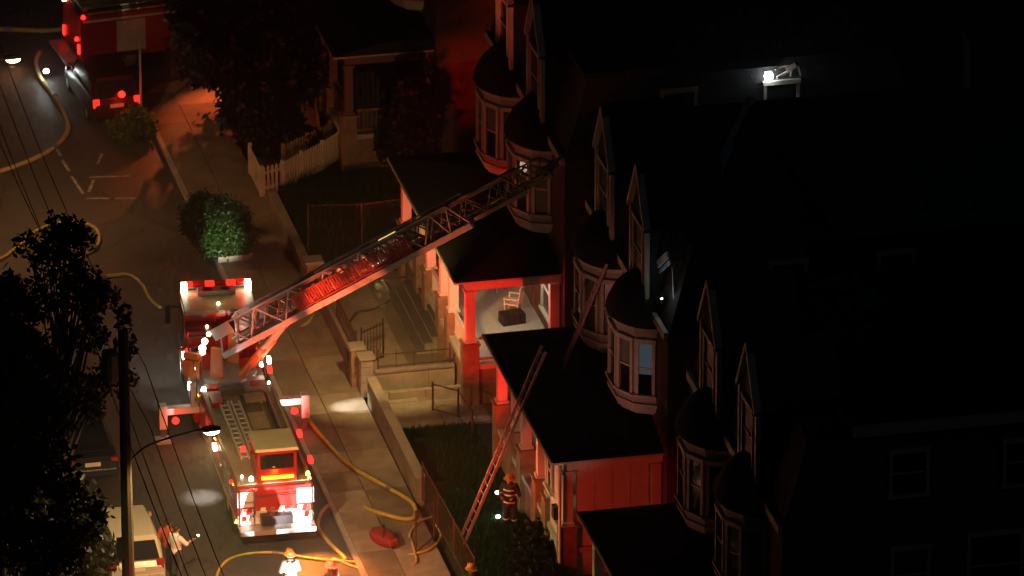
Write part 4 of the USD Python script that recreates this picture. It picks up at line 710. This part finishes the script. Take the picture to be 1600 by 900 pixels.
def tree(name, label, base, h, spread, n, size, m, seed, group=None, nclump=22, zlo=.35, clump=.9, cat='tree'):
    r = np.random.default_rng(seed); t = thing(name, label, cat, base, 0, group); p = t.GetPath()
    tk = MB(); tk.tube(spline([(0, 0, -.1), (.06, .05, h * .25), (r.normal(0, .12), r.normal(0, .12), h * .55), (r.normal(0, .2), r.normal(0, .2), h * .85)], 4), np.linspace(.035 * h * .55 + .03, .02, 13), 8); tk.build('trunk', BARK, p)
    cs = []
    for k in range(nclump):
        a = r.uniform(0, 2 * PI); z = h * r.uniform(zlo, 1.0); q = spread * math.sqrt(r.uniform(.05, 1)) * math.sin(PI * min(1, max(.12, (z / h - zlo) / (1 - zlo) * .8 + .2))) ** .6
        c = (q * math.cos(a), q * math.sin(a), z); cs.append((*c, clump * r.uniform(.5, 1.15)))
        if k % 2 == 0: lb = MB(); zb = z * r.uniform(.45, .7); lb.tube([(0, 0, zb), (c[0] * .5, c[1] * .5, (zb + z) / 2 + .1), c], [.07, .045, .015], 5); lb.build('limb', BARK, p)
    cr = MB(); cr.add(*leaves(cs, n, size, seed + 1)); tag(cr.build('crown', m, p), kind=None)
TG = 'dark street trees along the left pavement'
tree('street_tree', 'sparse dark street tree with twiggy top reaching over the street, beside the utility pole', (-18.45, -19.6, .12), 12.2, 2.3, 6500, .1, LEAFK, 11, TG, 60, .45, .5)
tree('street_tree', 'dense dark street tree filling the lower left corner', (-21.6, -26.5, .12), 11.0, 2.7, 18000, .13, LEAFK, 12, TG, 54, .1, .9)
tree('street_tree', 'dense dark street tree at the left edge, its top above the coiled yellow hose', (-21.2, -20.0, .12), 10.6, 2.3, 13000, .12, LEAFK, 13, TG, 60, .1, .75)
tree('street_tree', 'low dark tree at the left beside the pale parked car', (-20.0, -22.0, .12), 8.4, 1.7, 12000, .15, LEAFK, 14, TG, 26, .1, 1.1)
tree('street_tree', 'dark tree behind the parked blue saloon', (-19.6, -14.0, .12), 7.5, 1.5, 9000, .14, LEAFK, 15, TG, 26, .15, .9)
tree('garden_tree', 'big dark olive tree in front of the far porch, right of the pavement corner', (-5.6, 13.6, .5), 6.0, 1.9, 15000, .14, LEAFO, 16, None, 26, .25, 1.0)
tree('garden_tree', 'dark brownish tree at the top beside the far porch roof', (-6.0, 17.4, .5), 5.2, 1.8, 12000, .14, LEAFO, 17, None, 24, .25, 1.0)
tree('garden_tree', 'narrow dark evergreen between the far porch and the red-lit side wall', (-1.8, 8.3, .5), 4.2, .75, 7000, .11, LEAFO, 18, None, 20, .1, .6)
def shrub(label, base, cs, n, size, m, seed):
    t = thing('shrub', label, 'shrub', base); p = t.GetPath(); f = MB(); f.add(*leaves(cs, n, size, seed)); f.build('foliage', m, p); s = MB()
    for c in cs[:6]: s.tube([(c[0] * .2, c[1] * .2, 0), (c[0] * .7, c[1] * .7, c[2] * .6), c[:3]], [.04, .03, .01], 5)
    s.build('stems', BARK, p); return t
shrub('large round clipped shrub by the kerb, bright green at its foot and dark above', (-9.12, 4.85, .15), [(0, 0, .8, .85), (.15, -.2, .45, .75), (-.35, .45, .95, .65), (.45, .25, 1.0, .65), (.05, .1, 1.4, .6), (-.35, -.25, .6, .6), (.55, -.2, .6, .6)], 15000, .055, LEAFG, 21)
shrub('small green shrub touching the large round one on its far left side', (-9.6, 6.5, .15), [(0, 0, .5, .6), (.2, .3, .8, .55), (.0, -.3, .4, .5)], 7000, .06, LEAFG, 22)
shrub('loose leafy green shrub at the kerb beside the thin sign pole', (-10.2, 16.0, .05), [(0, 0, .35, .55), (-.5, .1, .3, .4), (.45, -.1, .3, .42), (.1, .3, .5, .45), (-.2, -.35, .3, .4)], 2600, .09, LEAFY, 23)
shrub('low dark hedge in front of the far garden, behind the upper pavement', (-5.9, 12.2, .5), [(0, 0, .5, .8), (.4, 1.2, .5, .9), (.9, -.8, .5, .7), (-.2, 2.6, .6, .9), (.2, 4.0, .6, .9)], 9000, .1, LEAFO, 24)
shrub('dark bush at the porch foot of the burnt house, beside the firefighters', (-4.4, -22.6, .5), [(0, 0, .5, .6), (.3, .8, .5, .6), (-.2, -.9, .5, .6), (.1, -1.8, .4, .6)], 6000, .09, LEAFO, 25)
pb = thing('planter_kerb', 'pale concrete planter edge at the foot of the large round shrub', 'planter', (-9.1, 4.0, .14))
for k in range(3): MB().box((-.1 + k * .36, 0, .1), (.35, .14, .22)).build('edge_block', CONC2, pb)
for k in range(2): MB().box((.87, .35 + k * .6, .1), (.14, .58, .22)).build('edge_block', CONC2, pb)

# ================================================================ people
def hulls(segs, edge, it=8):
    parts = []
    for pts in segs:
        cl = []
        for (p, r) in pts:
            m = trimesh.creation.icosphere(2 if r > .03 else 1, r); cl.append(np.array(m.vertices) + np.asarray(p, float))
        parts.append(manifold3d.Manifold.hull_points(np.vstack(cl)))
    u = manifold3d.Manifold.batch_boolean(parts, manifold3d.OpType.Add).refine_to_length(edge)
    q = u.to_mesh(); tm = trimesh.Trimesh(np.array(q.vert_properties[:, :3]), np.array(q.tri_verts), process=True)
    trimesh.smoothing.filter_taubin(tm, iterations=it); return tm
def person(label, loc, rz, pose='stand', coat=None, trousers=None, helmet=None, stripes=False, lean=0.0, holding=None):
    """Feet at the origin, facing +y. Joint positions in metres; the arms follow the pose."""
    t = thing('person', label, 'person', loc, rz); h = t.GetPath(); V = np.array; fw = math.sin(math.radians(lean)); 
    hip, chest, neck = V([0, 0, .95]), V([0, .28 * fw * 1.2, 1.36 - .05 * fw]), V([0, .52 * fw, 1.5 - .12 * fw]); head = neck + V([0, .04 + .12 * fw, .16 - .03 * fw])
    J = {}
    for s, n in ((-1, 'l'), (1, 'r')):
        J['hip' + n] = hip + V([s * .1, 0, -.03]); st = .12 if pose == 'stride' else .0
        J['knee' + n] = V([s * .125, .05 + s * st * .8, .5]); J['ankle' + n] = V([s * .14, -.02 + s * st * 1.6, .09]); J['toe' + n] = J['ankle' + n] + V([s * .03, .17, -.05])
        J['sh' + n] = chest + V([s * .19, 0, .07])
        if pose == 'reach' or (pose == 'torch' and s == 1): J['el' + n] = J['sh' + n] + V([s * .12, .16, -.2]); J['wr' + n] = J['el' + n] + V([-s * .02, .24, .06])
        elif pose == 'carry': J['el' + n] = J['sh' + n] + V([s * .1, .02, -.28]); J['wr' + n] = J['el' + n] + V([-s * .1, .24, -.02])
        else: J['el' + n] = J['sh' + n] + V([s * .09, -.03, -.28]); J['wr' + n] = J['el' + n] + V([s * .02, .1, -.24])
    seg = [[(hip, .14), (V([0, .02, 1.1]) + V([0, .1 * fw, 0]), .13)], [(V([0, .1 * fw, 1.1]), .13), (chest + V([.09, 0, -.02]), .125), (chest + V([-.09, 0, -.02]), .125)], [(chest + V([0, 0, .08]), .09), (neck + V([0, .01, .02]), .058)], [(neck, .056), (head + V([0, -.01, -.06]), .06)],
           [(head + V([0, -.015, .03]), .1), (head + V([0, .01, -.06]), .07)], [(head + V([0, .03, -.075]), .052), (head + V([0, .02, .0]), .08)], [(head + V([0, .095, .0]), .014), (head + V([0, .115, -.03]), .016)]]
    for s in (-1, 1): seg.append([(head + V([s * .1, -.01, -.01]), .018), (head + V([s * .098, -.015, .025]), .02)])
    for n in 'lr':
        s = -1 if n == 'l' else 1; fd = J['wr' + n] - J['el' + n]; fd /= np.linalg.norm(fd); sd = np.cross(fd, V([0, 0, 1])); sd /= max(np.linalg.norm(sd), 1e-6); dn = np.cross(sd, fd)
        seg += [[(J['hip' + n], .105), (J['knee' + n], .068)], [(J['knee' + n], .068), (J['ankle' + n], .045)], [(J['ankle' + n], .045), (J['toe' + n], .038)], [(J['sh' + n], .07), (J['el' + n], .05)], [(J['el' + n], .05), (J['wr' + n], .034)]]
        w = J['wr' + n]; seg.append([(w, .03), (w + fd * .05 + sd * .025, .022), (w + fd * .09 + sd * .03, .016), (w + fd * .09 - sd * .03, .016)])
        for k, (o, ln) in enumerate(((-.032, .06), (-.011, .072), (.011, .068), (.032, .052))): a = w + fd * .09 + sd * o; b_ = a + fd * ln * .6 - dn * .012; seg += [[(a, .0105), (b_, .0095)], [(b_, .0095), (b_ + fd * ln * .3 - dn * .03, .0085)]]
        a = w + fd * .03 - sd * s * .03; seg += [[(a, .012), (a + fd * .035 - sd * s * .022 - dn * .012, .011)], [(a + fd * .035 - sd * s * .022 - dn * .012, .011), (a + fd * .06 - sd * s * .015 - dn * .02, .009)]]
    tm = hulls(seg, .02, 5); bd = MB(); bd.add(tm.vertices, tm.faces); bp = bd.build('body', SKIN, h, smooth=True).GetPath()
    k = .03 if stripes else .018
    cs = [[(hip + V([0, 0, -.12 if stripes else .02]), .16 + k), (hip + V([0, .02, .15]), .14 + k)], [(V([0, .1 * fw, 1.1]), .14 + k), (chest + V([.1, 0, 0]), .125 + k), (chest + V([-.1, 0, 0]), .125 + k)], [(chest + V([0, 0, .09]), .1 + k), (neck + V([0, 0, -.01]), .065 + k)]]
    for n in 'lr': cs += [[(J['sh' + n], .075 + k), (J['el' + n], .055 + k)]] + ([[(J['el' + n], .055 + k), (J['wr' + n] * .85 + J['el' + n] * .15, .042 + k)]] if stripes or pose != 'torch' else [])
    c = hulls(cs, .03, 6); m = MB(); m.add(c.vertices, c.faces); cp = m.build('coat' if stripes else 'shirt', coat or COATB, h, smooth=True).GetPath()
    ts = []
    for n in 'lr': ts += [[(hip + V([0, 0, -.02]), .145 + k * .5), (J['hip' + n], .115 + k * .5)], [(J['hip' + n], .11 + k), (J['knee' + n], .075 + k)], [(J['knee' + n], .075 + k), (J['ankle' + n] + V([0, 0, .05]), .06 + k)]]
    c = hulls(ts, .03, 5); m = MB(); m.add(c.vertices, c.faces); m.build('trousers', trousers or coat or COATB, h, smooth=True)
    for n in 'lr': c = hulls([[(J['ankle' + n] + V([0, 0, .06]), .06), (J['ankle' + n] + V([0, -.02, -.03]), .058)], [(J['ankle' + n] + V([0, -.02, -.035]), .055), (J['toe' + n] + V([0, 0, .0]), .048)]], .03, 3); m = MB(); m.add(c.vertices, c.faces); m.build('boot', BLACK, h, smooth=True)
    for s in (-1, 1): m = MB(); m.ball(head + V([s * .035, .088, .012]), .013, 1); m.build('eye', BLACK, bp)
    m = MB(); m.box(head + V([0, .092, -.062]), (.05, .012, .012)); m.build('mouth', mat('lip', (.25, .1, .08), .6), bp)
    if helmet is not None:
        m = MB(); m.lathe([(.19, -.02), (.185, .0), (.135, .02), (.13, .07), (.1, .125), (.05, .15), (.002, .155)], head + V([0, -.02, .05]), 16); m.lathe([(.002, -.0), (.19, -.021)], head + V([0, -.02, .05]), 16)
        m.box(head + V([0, -.19, .03]), (.2, .14, .02)); m.box(head + V([0, .12, .12]), (.09, .03, .12)); m.build('helmet', helmet, h, smooth=50)
    else:
        m = MB(); m.ball(head + V([0, -.025, .045]), .108, 2, (.97, 1.0, .95)); m.build('hair', HAIRM, h, smooth=True)
    if stripes:
        for z, r in ((.86, .19), (1.12, .185), (1.3, .2)):
            m = MB(); cy = .02 + .3 * fw * max(0, (z - .95) / .5); an = np.linspace(0, 2 * PI, 19); rx, ry = (r + .035, r * .92)
            v = [(math.cos(a) * rx, cy + math.sin(a) * ry, z + dz) for a in an for dz in (0, .055)]; f = []
            for i in range(18): f += [(2 * i, 2 * i + 2, 2 * i + 3), (2 * i, 2 * i + 3, 2 * i + 1)]
            m.add(v, f); m.build('reflective_stripe', REFL, cp)
        for n in 'lr':
            a, b_ = J['el' + n], J['wr' + n]; d = (b_ - a); m = MB(); m.tube([a + d * .45, a + d * .6], .088, 10); m.build('reflective_stripe', REFL, cp)
            a, b_ = J['knee' + n], J['ankle' + n]; d = (b_ - a); m = MB(); m.tube([a + d * .5, a + d * .62], .102, 10); m.build('reflective_stripe', REFL, cp)
        if stripes == 'tank':
            m = MB(); m.tube([chest + V([0, -.24, -.32]), chest + V([0, -.24, -.28]), chest + V([0, -.24, .1]), chest + V([0, -.24, .14])], [.05, .08, .08, .04], 10); m.box(chest + V([0, -.17, -.08]), (.26, .03, .44)); m.build('air_tank', mat('tank_grey', (.3, .3, .28), .4, .3), h)
    if pose == 'torch':
        m = MB(); d = J['wrr'] - J['elr']; d = d / np.linalg.norm(d); a = J['wrr'] + d * .1; m.tube([a - d * .04, a + d * .12, a + d * .16], [.022, .024, .034], 9); tp = m.build('torch', BLACKM, h); m = MB(); m.ball(a + d * .17, .04, 1); m.build('torch_lens', E_COOL, tp.GetPath())
        lamp(h, 'torch_beam', a + d * .24, 2.2, (.85, .95, 1), .03, 16, a + d * 3 + V([0, 0, -.1]), .6)
    return t
gx = lambda px, py, z=0.0: tuple(ground(px, py, z))
person('person in white shirt and dark trousers shining a torch across the street', gx(276, 903), -62, 'torch', SHIRTW, JEAN)
person('person in reddish top just left of the white-shirted one with the torch', gx(263, 893), -20, 'stand', mat('red_shirt', (.4, .06, .04), .8), JEAN)
person('firefighter in orange helmet and pale vest standing behind the ladder truck', gx(455, 944), 5, 'carry', VESTM, COATT, HELMR, 'tank', 8)
person('firefighter at the bottom edge just right of the one in the pale vest', gx(518, 962), 40, 'stand', COATT, COATT, mat('helmet_peach', (.75, .42, .3), .35), True)
person('firefighter in striped coat holding a bright lamp at the foot of the long ground ladder', gx(797, 822, .5), 150, 'carry', COATB, COATB, HELMR, True, 5)
person('firefighter in dark striped coat standing close by the porch pier of the burnt house', gx(836, 782, .5), 170, 'reach', COATB, COATB, HELMB, 'tank', 0)
person('firefighter in orange helmet at the very bottom beside the lawn fence', gx(737, 966, .15), 20, 'stand', COATT, COATT, HELMR, True)
def handlamp(label, px, py, z, pw, at=None, lr=.075):
    p = at or ground(px, py, z); t = thing('hand_lamp', label, 'lamp', p); h = t.GetPath(); m = MB(); m.lathe([(.05, 0), (.06, .1), (.08, .16)], (0, 0, 0), 10); m.build('lamp_case', BLACKM, h); m = MB(); m.ball((0, -.03, .16), lr, 1, (1, .8, .8)); m.build('lens', E_COOL, h); lamp(h, 'lamp_glow', (-.1, -.25, .32), pw, (.85, 1, .95), .05)
handlamp('bright greenish white hand lamp at the hip of the firefighter by the ladder', 777, 776, 1.25, .35)
handlamp('bright warm lamp standing on the road beside the maroon car, near the pale hose', 72, 117, .2, 4.5, None, .11)
handlamp('small white lamp standing on the lawn near the ladder foot', 778, 814, .52, .3)

# ================================================================ hoses on the ground
def hose(label, pix, r, m, z=None):
    pts = []
    for q in pix: zz = q[2] if len(q) > 2 else 0.0; p = ground(q[0], q[1], zz + r); pts.append(p)
    q = spline(pts, 9); o = q[0] - (0, 0, r); o = np.array([o[0], o[1], pts[0][2] - r]); t = thing('fire_hose', label, 'hose', o)
    w = r * (1 + .12 * np.sin(np.arange(len(q)) * .9) * (meshkit.noise(q * 1.7, 5) - .3)); q[:, :2] += (meshkit.noise(q * 1.1 + 9, 6)[:, None] - .5) * .09
    b = MB(); b.tube(q - o, w, 8); b.build('hose_line', m, t, True)
    for k in (len(q) // 3, 2 * len(q) // 3): d = (q[k + 1] - q[k - 1]); d /= np.linalg.norm(d); c = MB(); c.tube([q[k] - o - d * .12, q[k] - o - d * .11, q[k] - o + d * .11, q[k] - o + d * .12], [r * .9, r * 1.35, r * 1.35, r * .9], 8); c.build('coupling', GREYM, t)
    return t
hose('thick yellow hose along the pavement from the outrigger to a sharp bend by the wall', [(452, 598, 0), (458, 625, 0), (478, 650, .15), (505, 684, .15), (535, 716, .15), (580, 748, .15), (622, 769, .15), (646, 788, .15), (650, 804, .15), (636, 811, .15), (600, 803, .15), (560, 790, .0), (528, 786, 0), (506, 796, 0), (497, 820, 0), (512, 845, 0), (528, 862, 0), (541, 874, 0)], .068, HOSEY)
hose('yellow hose looping across the street behind the truck, past the two helmeted firefighters', [(338, 925), (342, 893), (358, 874), (390, 865), (430, 864), (470, 870), (520, 876), (570, 877), (620, 871), (655, 863, .15), (676, 855, .15), (690, 835, .15), (680, 815, .15)], .045, HOSEY)
hose('thin dark tan hose sagging beside the looping yellow one at the bottom', [(520, 873), (550, 884), (590, 893), (625, 890), (650, 878, .15), (645, 850, .15), (640, 835, .15), (655, 815, .15), (690, 802, .15)], .04, HOSET)
hose('tan hose lying in a loop beside the tractor, from the pavement to under its cab', [(384, 455), (410, 450), (440, 452), (470, 462, .15), (490, 480, .15), (484, 500, .15), (462, 518, .0), (447, 545, 0), (447, 580, 0), (460, 600, 0)], .06, HOSET)
hose('thick pale hose curving across the road at the top left beneath the street lamp', [(-30, 275), (0, 268), (40, 254), (75, 237), (98, 217), (106, 195), (97, 170), (78, 140), (62, 118), (56, 98), (62, 82)], .09, HOSET)
hose('yellow hose entering at the left edge near the top', [(-40, 44), (0, 45), (40, 47), (80, 47), (130, 42)], .09, HOSEY)
hose('yellow hose coiled on the road behind the left tree tops', [(-40, 420), (0, 405), (28, 385), (55, 362), (85, 350), (115, 347), (143, 354), (155, 370), (148, 388), (125, 402), (95, 418), (65, 432), (40, 450)], .06, HOSEY)
hose('yellow hose running from the tree top to the front of the tractor', [(85, 505), (110, 498), (150, 440), (180, 430), (205, 431), (222, 446), (236, 468), (252, 480)], .06, HOSEY)
hose('dark hose snaking over the terrace from the gate to the foot of the steps', [(600, 440, .65), (612, 458, .65), (604, 474, .65), (580, 484, .65), (556, 490, .65), (540, 520, .65), (545, 560, .65), (560, 580, .65)], .045, mat('dark_hose', (.06, .04, .025), .8))
rb = thing('red_bag', 'red canvas hose pack lying on the dark pavement right of the truck', 'bag', gx(599, 848, .15), 22)
m = MB(); m.add(*(lambda q: (q.vertices * (.34, .62, .26) + (0, 0, .2), q.faces))(trimesh.creation.icosphere(3, 1.0))); m.build('bag_body', REDCLOTH, rb, smooth=True); m = MB(); m.tube(spline([(-.2, -.3, .35), (-.1, -.2, .55), (.1, .1, .55), (.15, .3, .36)], 4), .025, 6); m.build('strap', BLACK, rb); m = MB(); m.box((.0, -.56, .22), (.3, .06, .2)); m.build('end_flap', mat('red_flap', (.35, .05, .045), .6), rb)

# ================================================================ ground ladders
def ground_ladder(label, a, b, w, m, lit=None):
    a, b = np.array(a, float), np.array(b, float); t = thing('ground_ladder', label, 'ladder', a); d = b - a; L = np.linalg.norm(d); d /= L
    h = np.array([-d[1], d[0], 0]); h /= np.linalg.norm(h)
    for s in (-1, 1): q = MB(); q.bar(h * s * w / 2, h * s * w / 2 + d * L, .05, .09, np.cross(d, h)); q.build('side_rail', m, t)
    for k in range(int(L / .33)): q = MB(); q.tube([d * (.2 + k * .33) - h * w / 2, d * (.2 + k * .33) + h * w / 2], .02, 6); q.build('rung', m, t)
    return t
RLAD = mat('ladder_metal', (.5, .34, .32), .4, .5)
LADTOP = (-1.05, -18.45, 8.9)
ground_ladder('long red-lit ground ladder leaning from the lawn up onto the burnt house porch roof', (-6.15, -20.35, .5), (-3.5, -20.35, 6.95), .5, RLAD)
ground_ladder('second ground ladder standing on the black porch roof and leaning on the bay window', (-2.45, -18.1, 5.06), LADTOP, .5, RLAD)

# ================================================================ porch chairs, roof wreckage and the eaves lamp
def porch_chair(label, x, y, rz):
    t = thing('porch_chair', label, 'chair', (x, y, 1.9), rz)
    for sx in (-.24, .24):
        for sy in (-.22, .22): MB().box((sx, sy, .2), (.045, .045, .4)).build('leg', CREAMW, t)
        MB().box((sx * 1.15, .0, .62), (.06, .5, .04)).build('arm_rest', CREAMW, t); MB().box((sx * 1.15, .22, .5), (.04, .04, .24)).build('arm_post', CREAMW, t)
    MB().box((0, 0, .42), (.56, .5, .05)).build('seat', CREAMW, t)
    for k in range(5): MB().box((-.2 + k * .1, -.27, .72), (.06, .03, .56), rx=10).build('back_slat', CREAMW, t)
    MB().box((0, -.32, 1.0), (.56, .04, .07), rx=10).build('back_rail', CREAMW, t)
porch_chair('cream porch chair by the house wall under the lit porch roof', -1.35, -6.3, 60)
porch_chair('cream porch chair at the far end of the red-posted porch', -1.35, -4.2, 100)
tb_ = thing('porch_box', 'dark low crate on the grey porch floor in front of the chair', 'crate', (-1.55, -7.0, 1.9), 8)
for k in range(4): MB().box((-.3 + k * .2, 0, .18), (.18, .5, .36)).build('slat', BLACKM, tb_)
handlamp('added cool white lamp among the wreckage at the near front corner of the burnt roof', 0, 0, 0, .8, (-.62, -23.9, 9.75), .03)  # added lamp that brightens the metal strips of the wreckage
em = thing('ember', 'tiny orange ember glowing on the burnt roof edge', 'ember', (.6, -17.2, 11.9)); m = MB(); m.ball((0, 0, .3), .06, 1, (1, .7, 1.4)); m.ball((.1, .1, .1), .04, 1); m.build('glowing_wood', E_AMB, em)
def wreck(name, label, cat, bars, m):
    o = np.array(bars[0][0], float); t = thing(name, label, cat, o)
    for a, b, w, hh in bars: q = MB(); q.bar(np.array(a, float) - o, np.array(b, float) - o, w, hh, (0, .3, 1)); q.build('strip', m, t)
wreck('roof_flashing', 'twisted strips of pale metal hanging at the front corner of the burnt roof', 'debris', [((-.5, -22.9, 10.6), (-.45, -24.0, 11.4), .06, .22), ((-.4, -22.6, 10.2), (-.35, -23.9, 11.1), .05, .12), ((-.3, -24.1, 11.0), (-.25, -24.3, 9.2), .1, .1), ((-.3, -24.0, 11.0), (.7, -24.2, 11.3), .1, .16)], FLASH)
wreck('roof_flashing', 'bent blue-grey metal sheet standing up out of the burnt roof', 'debris', [((1.6, -20.2, 11.4), (2.7, -19.0, 12.7), .4, .03), ((1.7, -20.0, 11.3), (2.3, -19.6, 12.0), .2, .05)], FLASH)
wreck('roof_flashing', 'long thin metal edge lying across the burnt roof, further right', 'debris', [((2.6, -18.5, 12.1), (3.9, -16.4, 12.9), .18, .05), ((3.9, -16.4, 12.9), (4.1, -16.2, 13.0), .3, .1)], FLASH)
for i, (a, b) in enumerate((((.4, -20.8, 11.2), (1.6, -21.3, 12.4)), ((.9, -22.0, 11.0), (1.9, -21.5, 12.2)), ((1.2, -18.4, 11.6), (1.6, -18.9, 13.0)))):
    wreck('charred_beam', ['charred beam leaning over the front edge of the burnt roof', 'charred beam tilted across the middle of the burnt roof', 'charred post sticking up at the far end of the burnt roof'][i], 'debris', [(a, b, .14, .2)], CHAR)
fl = thing('eaves_lamp', 'bright white flood lamp on a bracket under the eaves of a dark house', 'lamp', (6.1, -10.5, 11.4)); h = fl.GetPath()
m = MB(); m.ball((0, -.15, 0), .15, 2); m.build('lens', E_COOL, h); m = MB(); m.box((0, .02, 0), (.26, .2, .3)); m.build('lamp_case', GREYM, h)
for (a, b, w) in (((.25, -.25, -.03), (.75, -.2, .2), .07), ((.2, -.2, .25), (1.0, -.15, .45), .06), ((.55, -.25, .22), (.85, -.25, .38), .16), ((.95, -.2, .3), (1.05, -.2, -.05), .05), ((.75, -.2, .2), (.7, -.2, -.05), .05)): m = MB(); m.bar(a, b, w, w, (0, 1, 0)); m.build('bracket', CREAMW, h)
lamp(h, 'lamp_light', (-.2, -.75, .15), 3.0, (1, .95, .88), .08, 34, (1.2, -.4, .35), .6)

# ================================================================ smoke drifting over the street
sm = MB().span((-60, -70, -1.0), (45, 70, 17.0))
usdkit.material(stage, '/World/Looks/smoke_air', {'v': ('principled_volume', {'color': (.75, .72, .7), 'density': SMOKE, 'anisotropy': .35})}, [], volume='v.volume')
tag(sm.build('smoke', '/World/Looks/smoke_air'), 'thin smoke hanging over the street and house fronts', 'smoke', kind='stuff')
